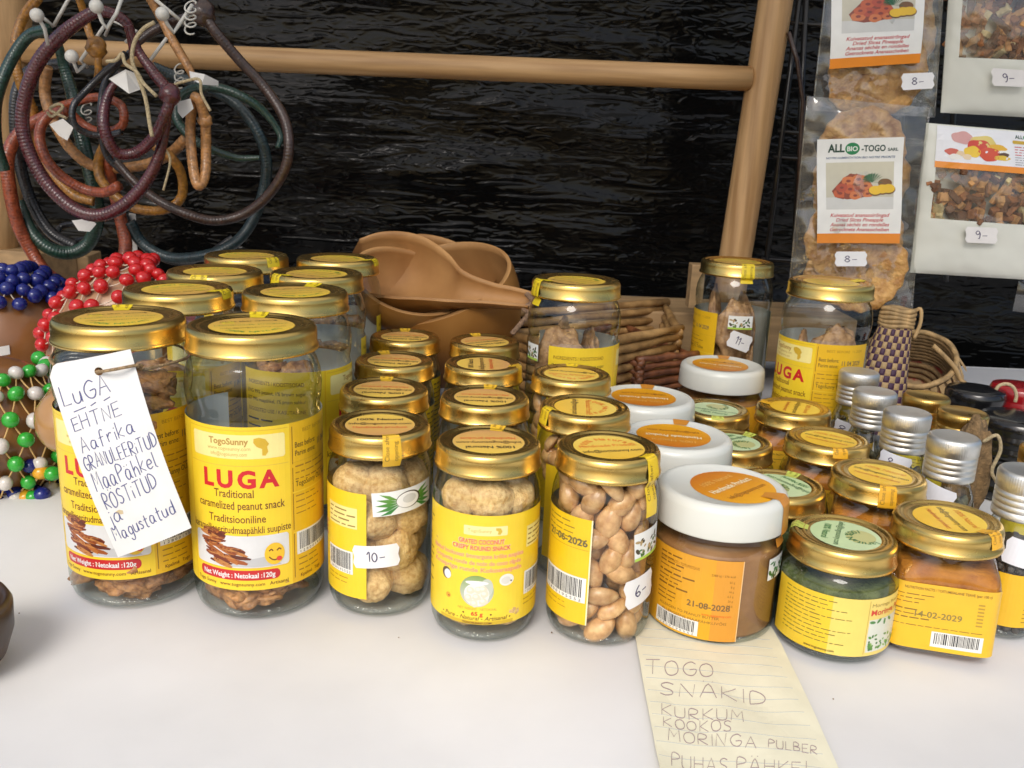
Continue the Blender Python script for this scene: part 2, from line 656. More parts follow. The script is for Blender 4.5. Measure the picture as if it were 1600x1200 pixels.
    def bake(self, name, fn, step=None, mat=None, zstep=None):
        bm = bmesh.new()
        lc = bm.verts.layers.float_color.new('print')
        ll = bm.verts.layers.float.new('lay')
        bv = []
        for p, c, l in zip(self.v, self.c, self.l):
            v = bm.verts.new((p[0], p[1], 0))
            v[lc] = (*c, 1)
            v[ll] = l
            bv.append(v)
        for f in self.f:
            try:
                bm.faces.new([bv[i] for i in f])
            except ValueError:
                pass
        for st, ax in ((step, 0), (zstep, 1)):
            if st:
                a = [v.co[ax] for v in bm.verts]
                k = math.floor(min(a) / st) + 1
                while k * st < max(a):
                    co, no = [0, 0, 0], [0, 0, 0]
                    co[ax], no[ax] = k * st, 1
                    bmesh.ops.bisect_plane(bm, geom=bm.verts[:] + bm.edges[:] + bm.faces[:], plane_co=co, plane_no=no, dist=1e-6)
                    k += 1
        for v in bm.verts:
            v.co = Vector(fn(v.co.x, v.co.y, 0.00012 + v[ll] * 0.00007))
        me = bpy.data.meshes.new(name)
        bm.to_mesh(me)
        bm.free()
        me.materials.append(mat or print_mat())
        return me

MM = 0.001

def wrap(R, phi=0.0, z0=0.0):
    def fn(u, v, o):
        a = phi + u * MM / R
        return ((R + o) * math.sin(a), -(R + o) * math.cos(a), z0 + v * MM)
    return fn

def flat_top(z, ang=0.0, dx=0.0, dy=0.0):
    ca, sa = math.cos(ang), math.sin(ang)
    def fn(u, v, o):
        x, y = u * MM, v * MM
        return (x * ca - y * sa + dx, x * sa + y * ca + dy, z + o)
    return fn

def down_side(prof, phi):
    """u runs sideways, v runs down a profile of (r, z) points from 0"""
    L = [0]
    for a, b in zip(prof, prof[1:]):
        L.append(L[-1] + math.hypot(b[0] - a[0], b[1] - a[1]))
    def fn(u, v, o):
        s = min(max(-v * MM, 0), L[-1] - 1e-9)
        i = max(k for k in range(len(L) - 1) if L[k] <= s)
        t = (s - L[i]) / max(L[i + 1] - L[i], 1e-9)
        a, b = prof[i], prof[i + 1]
        r, z = a[0] + (b[0] - a[0]) * t, a[1] + (b[1] - a[1]) * t
        d = Vector((b[0] - a[0], b[1] - a[1])).normalized()
        r, z = r - d.y * o, z + d.x * o
        e = phi + u * MM / 0.028
        return (r * math.sin(e), -r * math.cos(e), z)
    return fn

YEL, YEL2, CREAM, RED, BRN, BLK, WHT = (.86, .60, .022), (.80, .48, .012), (.90, .76, .30), (.55, .02, .015), (.16, .05, .01), (.03, .025, .02), (.82, .81, .78)
# ------------------------------------------------------------------ the setting
CLOTH = pmat('white_cloth', (.72, .72, .725), rough=.6, vscale=5, col2=(.78, .78, .785), bump=.16, bscale=16, spec=.35, detail=8)
WOOD = pmat('pale_wood', (.43, .235, .09), rough=.5, vscale=14, stretch=(.5, 9, 9), col2=(.62, .38, .17), contrast=(.3, .62), bump=.15, bscale=30, detail=9)
WOODV = pmat('pale_wood_upright', (.45, .25, .10), rough=.48, vscale=14, stretch=(9, 9, .5), col2=(.63, .39, .18), contrast=(.3, .62), bump=.15, bscale=30, detail=9)
WOOD2 = pmat('raw_wood', (.42, .27, .13), rough=.65, vscale=8, stretch=(2, 12, 12), var=.22, bump=.12, bscale=40)

def cloth_fn(u, v):
    x, y = -0.9 + 1.9 * u, -0.12 + 1.22 * v
    z = noise.noise(Vector((x * 5, y * 4, 0))) * .0012 - .0014
    return (x, y, z)
m = MB().grid(90, 60, cloth_fn)
o = len(m.v)
# cloth falls over the far and near edges
m.grid(40, 4, lambda u, v: (-0.9 + 1.9 * u, 1.10 + .004 * v + .003 * math.sin(u * 60) * v, -.0014 - .25 * v))
tag(obj('table', m.mesh('table', CLOTH)), None, None, kind='structure')

def plastic():
    if 'black_plastic' in MATS:
        return MATS['black_plastic']
    m, nt, out = nodes_of('black_plastic')
    b = N(nt, 'ShaderNodeBsdfPrincipled')
    b.inputs['Base Color'].default_value = (.004, .004, .004, 1)
    b.inputs['Roughness'].default_value = .11
    b.inputs['Specular IOR Level'].default_value = .2
    tc = N(nt, 'ShaderNodeTexCoord')
    last = None
    for sc, st, strength, dist in (((3.5, 1, 22), 5, .75, .0055), ((12, 1, 70), 9, .95, .0034), ((46, 1, 120), 16, .9, .0017)):
        mp = N(nt, 'ShaderNodeMapping')
        mp.inputs['Scale'].default_value = sc
        mp.inputs['Rotation'].default_value = (0, rad(-7 if st == 9 else 5), 0)
        nt.links.new(tc.outputs['Object'], mp.inputs[0])
        nz = N(nt, 'ShaderNodeTexNoise')
        nz.noise_type = 'RIDGED_MULTIFRACTAL'
        nz.inputs['Scale'].default_value = 1.0
        nz.inputs['Detail'].default_value = 4
        nz.inputs['Distortion'].default_value = .9
        nt.links.new(mp.outputs[0], nz.inputs['Vector'])
        bp = N(nt, 'ShaderNodeBump')
        mk = N(nt, 'ShaderNodeTexNoise')          # some stretches are taut, others bunch up
        mk.inputs['Scale'].default_value = 3.2 + st * .2
        mk.inputs['Detail'].default_value = 3
        nt.links.new(tc.outputs['Object'], mk.inputs['Vector'])
        mr = N(nt, 'ShaderNodeMapRange')
        mr.inputs['From Min'].default_value, mr.inputs['From Max'].default_value = .40, .64
        mr.inputs['To Min'].default_value, mr.inputs['To Max'].default_value = strength * .55, strength
        nt.links.new(mk.outputs[0], mr.inputs[0])
        nt.links.new(mr.outputs[0], bp.inputs['Strength'])
        bp.inputs['Distance'].default_value = dist
        nt.links.new(nz.outputs[0], bp.inputs['Height'])
        if last:
            nt.links.new(last.outputs[0], bp.inputs['Normal'])
        last = bp
    nt.links.new(last.outputs[0], b.inputs['Normal'])
    nt.links.new(b.outputs[0], out.inputs[0])
    MATS['black_plastic'] = m
    return m

def sheet_fn(u, v):
    x, z = -1.0 + 2.2 * u, -.45 + 1.75 * v
    w = noise.noise(Vector((x * 1.2, 0, z * 6))) * .007 + noise.noise(Vector((x * 5, 3, z * 34 + x * 3))) * .0030
    w += abs(noise.noise(Vector((x * 2 + z * 4, 7, z * 9 - x * 2)))) * .008
    return (x, 1.20 - w, z)
tag(obj('black_sheet', MB().grid(190, 200, sheet_fn).mesh('black_sheet', plastic())),
    'crinkled black plastic sheeting hung behind the stall table', 'plastic sheet')

# wooden frame behind the table
def dowel(p0, p1, r, sq=0.0, n=10, seg=20):
    p0, p1 = Vector(p0), Vector(p1)
    pts = [p0.lerp(p1, k / n) for k in range(n + 1)]
    return MB().tube(pts, [r] * (n + 1), seg=seg)
YF = .93
fr = thing('display_stand', 'pale wooden display frame of round posts and a crossbar in front of black plastic', 'frame', at(1178, 200, YF))
o0 = fr.location.copy()
def rel(p):
    return Vector(p) - o0
obj('post', dowel(rel(at(1138, 470, YF)), rel(at(1231, -120, YF)), .0165).mesh('post', WOODV), fr)
obj('post', dowel(rel(at(-14, 470, YF)), rel(at(16, -160, YF)), .024).mesh('post', WOODV), fr)
obj('crossbar', dowel(rel(at(30, 78, YF - .004)), rel(at(1172, 123, YF - .004)), .0116).mesh('crossbar', WOOD), fr)

# plank on the table behind the baskets, and a small block standing on it
pl = MB()
c = at(1095, 498, .99)
pl.box((0, 0, 0), (.30, .10, .05), bevel=.002)
tag(obj('wooden_plank', pl.mesh('wooden_plank', WOOD2), loc=(c.x + .01, 1.0, c.z - .012)), 'flat raw wooden plank lying behind the twig baskets', 'plank')
c = at(1088, 447, .92)
tag(obj('wooden_block', MB().box((0, 0, 0), (.014, .02, .045), bevel=.001).mesh('wooden_block', WOOD2), loc=(c.x, .925, c.z)), 'small upright wooden block beside the post behind a jar', 'block')

# roof added out of view to shape the daylight, seen only in reflections
m, nt, out = nodes_of('light_roof_fabric')
df, tl, mx = N(nt, 'ShaderNodeBsdfDiffuse'), N(nt, 'ShaderNodeBsdfTranslucent'), N(nt, 'ShaderNodeMixShader')
nz, cr = N(nt, 'ShaderNodeTexNoise'), N(nt, 'ShaderNodeValToRGB')
nz.inputs['Scale'].default_value = 6
cr.color_ramp.elements[0].color, cr.color_ramp.elements[1].color = (.80, .78, .72, 1), (.86, .84, .79, 1)
nt.links.new(nz.outputs[0], cr.inputs[0])
for n_ in (df, tl):
    nt.links.new(cr.outputs[0], n_.inputs[0])
mx.inputs[0].default_value = .72
nt.links.new(df.outputs[0], mx.inputs[1])
nt.links.new(tl.outputs[0], mx.inputs[2])
nt.links.new(mx.outputs[0], out.inputs[0])
tag(obj('added_light_roof', MB().grid(20, 14, lambda u, v: (-1.2 + 2.6 * u, -.30 + 1.58 * v, 1.16 + .02 * math.sin(u * 9) * math.sin(v * 5))).mesh('added_light_roof', m)), None, None, kind='structure')

rng = random.Random(31)
CRUMB = pmat('crumb', (.22, .13, .06), rough=.8, var=.4, vscale=200)
for x, y in ((623, 996), (862, 988), (787, 962), (30, 958), (1302, 1092)):
    p = atz(x, y, .0006)
    tag(obj('crumb', MB().ball((0, 0, 0), rng.uniform(.0004, .0008), seg=8, rings=6, scale=(1, .7, .5), fn=lambda d: 1 + .4 * noise.noise(d * 3)).mesh('crumb', CRUMB), loc=p, rot=(0, 0, rng.uniform(0, 3))), 'tiny brown crumb lying on the bare white tablecloth', 'crumb', 'crumbs on the tablecloth')
# ------------------------------------------------------------------ jars
GLASS = glass_mat('jar_glass')
GLASS_B = glass_mat('bottle_glass', tint=(.95, .97, .965), edge=(.22, .26, .25), refl=.6, base=.06)
THICK = glass_mat('thick_glass', tint=(.95, .97, .96), edge=(.62, .68, .65), refl=.7, base=.08, bump=.6, bscale=260)
GOLD = pmat('gold_lid', (.70, .485, .15), rough=.27, metal=1, var=.06, vscale=40, bump=.015, bscale=300, rvar=.07, aniso=.4)
GOLD2 = pmat('gold_screw_cap', (.66, .43, .12), rough=.3, metal=1, var=.06, vscale=60, rvar=.06)
SILVER = pmat('silver_cap', (.74, .74, .71), rough=.46, metal=1, var=.05, vscale=60, bump=.05, bscale=500, rvar=.06)
WHITE = pmat('white_plastic_lid', (.66, .67, .62), rough=.32, var=.015, vscale=30, sss=.0, coat=.2)
PAPER = print_mat('label_paper')
MATTE = print_mat('plain_paper', rough=.75, coat=0)
CARD = print_mat('glossy_card', rough=.3, coat=.4)

GP = {  # outer glass profiles (r, z)
 'L': [(.0285, .0008), (.0305, .0008), (.0328, .003), (.0341, .0075), (.0345, .012), (.0345, .104), (.0342, .1065), (.0334, .1085), (.0334, .110), (.0341, .1125), (.0346, .117), (.0347, .122), (.0341, .128), (.0322, .134), (.0303, .1375), (.0300, .142)],
 'C': [(.0215, .0006), (.0235, .0006), (.0258, .0025), (.0272, .0065), (.0276, .011), (.0276, .073), (.0272, .0775), (.0262, .0815), (.0250, .0850), (.0247, .091)],
 'W': [(.0285, .0006), (.0310, .0006), (.0333, .0022), (.0341, .0065), (.0341, .047), (.0337, .051), (.0326, .0545), (.0322, .056), (.0322, .0605)],
 'G': [(.0235, .0006), (.0262, .0006), (.0284, .0025), (.0293, .0065), (.0294, .037), (.0290, .041), (.0276, .0445), (.0262, .0462), (.0260, .050)],
 'S': [(.0135, .0005), (.0148, .0005), (.0163, .002), (.0168, .005), (.0168, .0455), (.0164, .0505), (.0150, .0565), (.0130, .0615), (.0122, .0645), (.0122, .067)],
}
GP['Q'] = [(r * 1.1, z * .86) for r, z in GP['S']]
LIDR = {'L': .0335, 'C': .0274, 'P': .0272, 'W': .0350, 'G': .0275, 'K': .0275}
LIDH = {'L': .0125, 'C': .0122, 'P': .0122, 'W': .0182, 'G': .0122, 'K': .0122}
TOP = {'L': .1515, 'C': .1008, 'P': .1004, 'W': .0768, 'G': .0593, 'K': .0683}
STK = {'L': .0215, 'C': .0188, 'P': .0196, 'W': .0228, 'G': .0186, 'K': .0180}

def gold_profile(R, h):
    return [(R - .0016, .0006), (R - .0010, 0), (R - .0002, .0002), (R, .0011), (R - .0003, .0021), (R - .0008, .0027), (R - .0008, h - .0042), (R - .0011, h - .0022),
            (R - .0020, h - .0006), (R - .0034, h), (R - .0046, h - .0002), (R - .0056, h - .0009), (R - .0064, h - .0011), (R - .0070, h - .0009), (R - .0078, h - .0007), (R - .0086, h - .0010), (R - .0094, h - .0014), (0, h - .0014)]

def white_profile(R, h):
    return [(R - .0018, .0008), (R - .0012, 0), (R - .0002, .0003), (R, .001), (R - .0006, h - .0044), (R - .0013, h - .0020), (R - .0028, h - .0006), (R - .0046, h), (R - .0062, h - .0003), (R - .0075, h - .0010), (0, h - .0010)]

def cap_profile(R, h):
    p = [(R - .0010, 0), (R - .0002, .0002), (R, .0010), (R, h * .15)]
    z = h * .15
    for k in range(3):
        p += [(R - .0004, z + .0004), (R - .0004, z + .0007), (R, z + .0011), (R, z + h * .125)]
        z += h * .135
    p += [(R - .0006, z + .0004), (R - .0006, z + .0008), (R + .0001, z + .0014), (R + .0002, h - .0022), (R - .0003, h - .0009), (R - .0012, h - .0001), (R - .0022, h), (R - .0030, h - .0004), (0, h - .0005)]
    return p

ME = {}
def cached(key, fn):
    if key not in ME:
        ME[key] = fn()
    return ME[key]

def base_plug(r):
    return MB().lathe([(0, .0022), (r * .45, .0021), (r * .8, .0012), (r * .95, .0010), (r, .0022), (r - .0002, .0042), (r * .8, .0038), (r * .4, .0052), (0, .0056)], seg=44)

for k in ('L', 'C', 'W', 'G', 'S', 'Q'):
    ME['glass' + k] = MB().lathe(GP[k], seg=72).mesh('glass_body', GLASS_B if k in 'SQ' else GLASS)
    ME['base' + k] = base_plug(GP[k][2][0] - .0012).mesh('glass_base', THICK)
ME['glassP'], ME['baseP'] = ME['glassC'], ME['baseC']

def sq_r(a, half, n):
    return half / (abs(math.cos(a)) ** n + abs(math.sin(a)) ** n) ** (1.0 / n)
def k_section(z):
    # (half width, exponent) of the square jar at height z
    pts = [(.0006, .0215, 5), (.003, .0248, 6), (.007, .0258, 7), (.040, .0258, 7), (.0435, .0254, 6), (.0475, .0244, 4), (.051, .0236, 3), (.0545, .0232, 2), (.0585, .0232, 2)]
    for a, b in zip(pts, pts[1:]):
        if z <= b[0]:
            t = (z - a[0]) / (b[0] - a[0])
            return a[1] + (b[1] - a[1]) * t, a[2] + (b[2] - a[2]) * t
    return pts[-1][1:]
def k_mesh(inset, zs, close=False):
    prof = [(1, z) for z in zs]
    return MB().lathe(([(0, zs[0])] if close else []) + prof + ([(0, zs[-1])] if close else []), seg=96,
                      radial=lambda a, z: sq_r(a, k_section(z)[0] - inset, k_section(z)[1]))
ME['glassK'] = k_mesh(0, (.0006, .002, .004, .007, .012, .02, .03, .04, .042, .0435, .0455, .0475, .049, .051, .053, .0545, .0565, .0585)).mesh('glass_body', GLASS)
ME['baseK'] = k_mesh(.0010, (.0014, .003, .005), True).mesh('glass_base', THICK)

for k in 'LCPGK':
    ME['lid' + k] = MB().lathe(gold_profile(LIDR[k], LIDH[k]), seg=80).mesh('lid', GOLD)
ME['lidW'] = MB().lathe(white_profile(LIDR['W'], LIDH['W']), seg=80).mesh('lid', WHITE)
def knurl(h):
    return lambda a, z: 1 + (.006 * math.sin(a * 70) if z > h * .60 and z < h - .0012 else 0)
ME['lidS'] = MB().lathe(cap_profile(.0143, .0255), seg=280, radial=knurl(.0255)).mesh('cap', SILVER)
ME['lidQ'] = MB().lathe(cap_profile(.0160, .0225), seg=280, radial=knurl(.0225)).mesh('cap', GOLD2)

# ---- lid stickers and seal strips
TAN, GOLDY, ORG, DKO = (.50, .27, .08), (.83, .56, .10), (.80, .22, .015), (.42, .10, .012)
GRN, GRN2, DG = (.50, .66, .34), (.40, .55, .22), (.03, .16, .05)
MAIL = 'info@togosunny.com'
def lid_sticker(k):
    s, r = Sheet(), STK[k] * 1000
    if k == 'L':
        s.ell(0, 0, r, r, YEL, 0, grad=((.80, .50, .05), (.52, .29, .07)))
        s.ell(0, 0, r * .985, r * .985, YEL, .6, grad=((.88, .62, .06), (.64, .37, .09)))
        s.text('Close after opening', 0, r * .48, r * .15, BLK, 2, bold=.012, width=r * 1.35)
        s.text('Handmade Product', 0, r * .06, r * .13, (.12, .28, .05), 2, width=r * 1.7)
        s.text(MAIL, 0, -r * .28, r * .15, (.2, .13, .03), 2, width=r * 1.5)
        s.arc_text('100% Natural', 0, 0, r * .66, r * .22, (.09, .33, .06), rad(215), rad(9.5), 2, .01)
        s.text('tS', -r * .5, r * .3, r * .4, (.80, .62, .05), 1.6, bold=.03)
    elif k == 'C':
        s.ell(0, 0, r, r, (.90, .80, .55), 0)
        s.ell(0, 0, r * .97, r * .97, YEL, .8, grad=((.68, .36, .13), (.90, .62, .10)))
        s.text('100% Natural', 0, r * .38, r * .27, BLK, 2, bold=.022, width=r * 1.3)
        s.text(MAIL, 0, 0, r * .26, BLK, 2, bold=.014, width=r * 1.75)
        s.text('Handmade product', 0, -r * .33, r * .24, (.72, .10, .03), 2, bold=.014, width=r * 1.5)
    elif k == 'P':
        s.ell(0, 0, r, r, (.92, .72, .3), 0)
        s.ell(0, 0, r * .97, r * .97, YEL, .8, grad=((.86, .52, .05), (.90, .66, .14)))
        s.arc_text('100% Natural', 0, -r * .1, r * .62, r * .26, (.82, .20, .03), rad(160), rad(-12.5), 2, .02)
        s.text('Handmade Product', 0, r * .02, r * .25, (.80, .22, .04), 2, bold=.014, width=r * 1.55)
        s.text(MAIL, 0, -r * .38, r * .25, BLK, 2, bold=.018, width=r * 1.6)
    elif k == 'W':
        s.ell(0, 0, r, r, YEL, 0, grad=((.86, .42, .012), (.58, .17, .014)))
        s.text('100% Natural', 0, r * .40, r * .24, (.80, .44, .10), 2, bold=.01, width=r * 1.15)
        s.text('Handmade Product', 0, 0, r * .27, (.92, .83, .55), 2, bold=.02, width=r * 1.5)
        s.text(MAIL, 0, -r * .42, r * .22, (.25, .10, .02), 2, bold=.005, width=r * 1.4)
    elif k == 'G':
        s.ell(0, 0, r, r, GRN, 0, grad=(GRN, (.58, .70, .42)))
        s.ell(-r * .02, r * .34, r * .46, r * .40, (.52, .52, .22), .8)
        s.arc_text('100% Natural', 0, r * .42, r * .30, r * .28, DG, rad(205), rad(20), 2, .02)
        s.text(MAIL, 0, -r * .30, r * .24, (.04, .12, .06), 2, bold=.014, width=r * 1.7)
        s.text('100% Natural', 0, -r * .66, r * .27, DG, 2, bold=.02, width=r * 1.05)
    elif k == 'K':
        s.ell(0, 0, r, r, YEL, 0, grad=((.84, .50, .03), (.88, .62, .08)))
        s.text('100% Natural', 0, r * .38, r * .26, (.72, .22, .03), 2, bold=.012, width=r * 1.3)
        s.text(MAIL, 0, -r * .02, r * .26, (.12, .10, .02), 2, bold=.016, width=r * 1.75)
        s.text('Handmade product', 0, -r * .40, r * .22, (.55, .10, .02), 2, bold=.012, width=r * 1.45)
    z = LIDH[k] - .0014 if k != 'W' else LIDH[k] - .0010
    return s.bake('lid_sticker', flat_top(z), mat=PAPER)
for k in 'LCPWGK':
    ME['stk' + k] = lid_sticker(k)

def seal_strip(k, length, w, col, txt):
    """strip that runs from the round sticker over the lid edge and down the glass"""
    R, h, top = LIDR[k], LIDH[k], TOP[k]
    z0 = top - h
    if k == 'W':
        prof = [(STK[k] - .001, h - .0008), (R - .0062, h), (R - .003, h + .0001), (R - .0004, h - .003), (R + .0002, 0)]
    else:
        prof = [(STK[k] - .001, h - .0012), (R - .0060, h - .0006), (R - .0034, h + .0002), (R - .0014, h - .0012), (R + .0001, .004), (R + .0002, .0008)]
    gp = GP['C' if k == 'P' else k] if k != 'K' else [(.0258, .04), (.0250, .0435), (.0242, .0475), (.0236, .051), (.0232, .0545)]
    for r, z in reversed(gp):
        if z - z0 < -.001 and z > .05 * top:
            prof.append((r + .0003, z - z0))
    L = 0
    for a, b in zip(prof, prof[1:]):
        L += math.hypot(b[0] - a[0], b[1] - a[1])
    n = min(length, L * 1000 - .5)
    s = Sheet()
    s.rect(-w / 2, -n, w / 2, 0, col, 0)
    if txt:
        s.text('Close after', -w * .16, -n * .52, w * .34, (.2, .13, .02), 2, rot=rad(90), width=min(n * .62, 20))
        s.text('opening', w * .30, -n * .62, w * .34, (.2, .13, .02), 2, rot=rad(90), width=min(n * .42, 13))
    return s.bake('seal_strip', down_side(prof, 0), step=2.2, zstep=.7, mat=PAPER)

SEALCOL = {'L': (.82, .62, .02), 'C': (.80, .48, .03), 'P': (.84, .58, .02), 'W': (.62, .25, .03), 'G': (.52, .58, .10), 'K': (.80, .42, .02)}
def get_seal(k, length, txt=True, w=10.0):
    key = ('seal', k, length, txt, w)
    return cached(key, lambda: seal_strip(k, length, w, SEALCOL[k], txt))

# ---- wrap labels
def sticks(s, x0, y0, sc, seed=3):
    """printed photograph of the snack: a heap of brown sticks"""
    rng = random.Random(seed)
    cols = [(.24, .05, .012), (.33, .085, .018), (.17, .03, .01), (.42, .13, .025), (.11, .02, .008), (.50, .2, .05)]
    for i in range(30):
        t = i / 30
        if i < 12:
            cx, cy, L, a = 9 + rng.uniform(-3, 4), 21 - t * 20 + rng.uniform(-1, 1), rng.uniform(10, 15), rng.uniform(-8, 10)
        else:
            cx, cy, L, a = 12 + rng.uniform(-3, 14), 12.5 - (t - .4) * 14 + rng.uniform(-1.5, 1.5), rng.uniform(11, 18), rng.uniform(-22, -2)
        h = rng.uniform(1.5, 2.6)
        a = rad(a)
        P = []
        for u, v in ((-.5, -.2), (-.3, -.5), (.1, -.55), (.45, -.3), (.5, .1), (.3, .45), (-.1, .5), (-.45, .3)):
            X, Y = u * L, v * h * rng.uniform(.8, 1.3)
            P.append((x0 + sc * (cx + X * math.cos(a) - Y * math.sin(a)), y0 + sc * (cy + X * math.sin(a) + Y * math.cos(a))))
        s.poly(P, cols[i % 6], 2 + i * .03)
        if i % 3 == 0:
            s.poly([(p[0] * .0 + x0 + sc * cx + (p[0] - x0 - sc * cx) * .75, y0 + sc * (cy + .35) + (p[1] - y0 - sc * cy) * .3) for p in P], (.52, .22, .06), 2.02 + i * .03)

def luga_label():
    s = Sheet()
    H = 88
    s.rect(-78, 0, 78, H, YEL2, 0)
    s.rect(-32, 0, 33, H, (.88, .62, .025), .5)
    s.rrect(-28, 71.5, 30, 84, 1.5, (.90, .78, .30), 1.2)
    s.rect(-31, 86, 32, 86.4, (.72, .46, .03), 1.2)
    s.rect(-31, 67.6, 32, 68, (.74, .5, .05), 1.2)
    s.text('TogoSunny', -3, 79, 4.6, (.48, .28, .06), 2, bold=.03, width=24)
    s.text('www.togosunny.com', -3, 75.9, 2.8, (.55, .38, .1), 2, width=26)
    s.text('info@togosunny.com', -3, 73, 2.8, (.55, .38, .1), 2, width=22)
    s.poly([(12, 82), (15, 82.6), (18.5, 81.6), (20.6, 79), (19.4, 77.6), (20, 75), (18.4, 73), (16.6, 73.2), (16.6, 76.6), (13.6, 77.8), (11.8, 80)], (.66, .42, .03), 2)
    s.text('LUGA', 3, 56.4, 12.6, (.60, .012, .018), 2, bold=.04, space=1.3, width=46)
    s.text('Traditional', -1, 51.0, 6.0, BRN, 2, bold=.008, width=24)
    s.text('caramelized peanut snack', 2, 44.6, 6.2, BRN, 2, bold=.008, width=54)
    s.text('Traditsiooniline', 0, 37.4, 6.0, BRN, 2, bold=.008, width=35)
    s.text('karamelliseeritudmaapähkli suupiste', .5, 31.6, 5.6, BRN, 2, bold=.008, width=64)
    s.rrect(-31, 8.8 + 3.2, 32, 30, 2.4, (.80, .52, .03), 1.1)
    s.rrect(-30, 12.6, 31, 30.2, 2, (.70, .70, .69), 1.3)
    s.poly([(-12, 13), (26, 13), (20, 19), (4, 17)], (.52, .52, .52), 1.5)
    sticks(s, -25, 11.0, 1.0)
    s.ell(22, 19.6, 6.0, 6.0, (.85, .52, .02), 4.2)
    s.stroke([(18.6, 21.4), (20.0, 22.2), (21, 21.2)], .7, BRN, 5.2)
    s.stroke([(23.2, 21.2), (24.6, 22.2), (25.8, 21.4)], .7, BRN, 5.2)
    s.stroke([(18.6, 18.2), (20.4, 16.6), (22.6, 16.2), (25, 17.6)], .7, BRN, 5.2)
    s.ell(24.6, 16.6, 1.7, 1.3, (.70, .05, .03), 5.6)
    s.rrect(-27, 5.6, 25, 11.2, 2.6, (.55, .02, .02), 2)
    s.text('Net Weight : Netokaal :120g', -1, 7.0, 3.9, WHT, 3, bold=.022, width=46)
    s.text('Togo Sunny   www.togosunny.com   Artisanal', 0, 2.4, 2.7, BRN, 2, bold=.01, width=60)
    s.v = [((33 + (p[0] - 33) * .85, p[1]) if -32.6 < p[0] < 33.1 else p) for p in s.v]
    # side panel with date and barcode
    for a, b in ((66, 86), (51, 64), (30, 50), (3, 28)):
        s.rect(34.2, a, 34.6, b, (.25, .13, .01), 2)
    s.rect(34.2, 27.9, 77, 28.7, (.86, .60, .04), 1.3)
    s.rect(34.2, 50.2, 77, 50.9, (.86, .60, .04), 1.3)
    s.rect(34.2, 66.6, 77, 67, (.7, .42, .02), 1.3)
    s.text('BEST BEFORE  11.2024', 56, 82, 2.8, (.45, .25, .02), 2, width=30)
    s.text('Best before:', 36, 74.5, 4.2, BLK, 2, align='l', width=15)
    s.text('Parim enne:', 36, 70, 4.2, BLK, 2, align='l', width=15)
    s.text('11 04 2029', 62, 72, 5, (.2, .15, .08), 2, width=17, bold=.02)
    s.text('TogoSunny OÜ, Tallinn', 36, 53.5, 4.2, BLK, 2, align='l', width=30)
    s.lines(36, 64, 34, 3, 3.4, 1.2, (.4, .2, .02), seed=11)
    s.lines(36, 48, 18, 4, 3.2, 1.1, (.4, .2, .02), seed=12)
    s.barcode(36, 15.6, 28, 12.8)
    s.lines(37, 12.5, 24, 3, 3.2, 1.1, (.35, .18, .02), seed=14)
    s.text('Kpalimé   Togo', 46, 2.4, 2.7, BRN, 2, bold=.01, width=16)
    # ingredients panel
    s.rect(-78, 0, -23, H, (.84, .60, .03), .4)
    s.text('INGREDIENTS / KOOSTISOSAD', -55, 79, 3.6, BRN, 2, width=38)
    s.text('ENG 99% peanut, 1% brown sugar', -55, 73.2, 3.4, BLK, 2, width=40)
    s.text('EST 99% maapähkel, 1% pruun suhkur', -55, 68.2, 3.4, BLK, 2, width=40)
    s.text('SUGGESTED USE / KASUTAMINE', -55, 61.6, 3.4, BRN, 2, width=40)
    s.lines(-76, 56, 40, 5, 4.6, 2.0, BLK, seed=21)
    s.lines(-76, 30, 40, 6, 4.2, 1.6, (.3, .16, .02), seed=22)
    return s
ME['labL'] = luga_label().bake('label', wrap(.0346, 0, .0185), step=3.0, mat=PAPER)

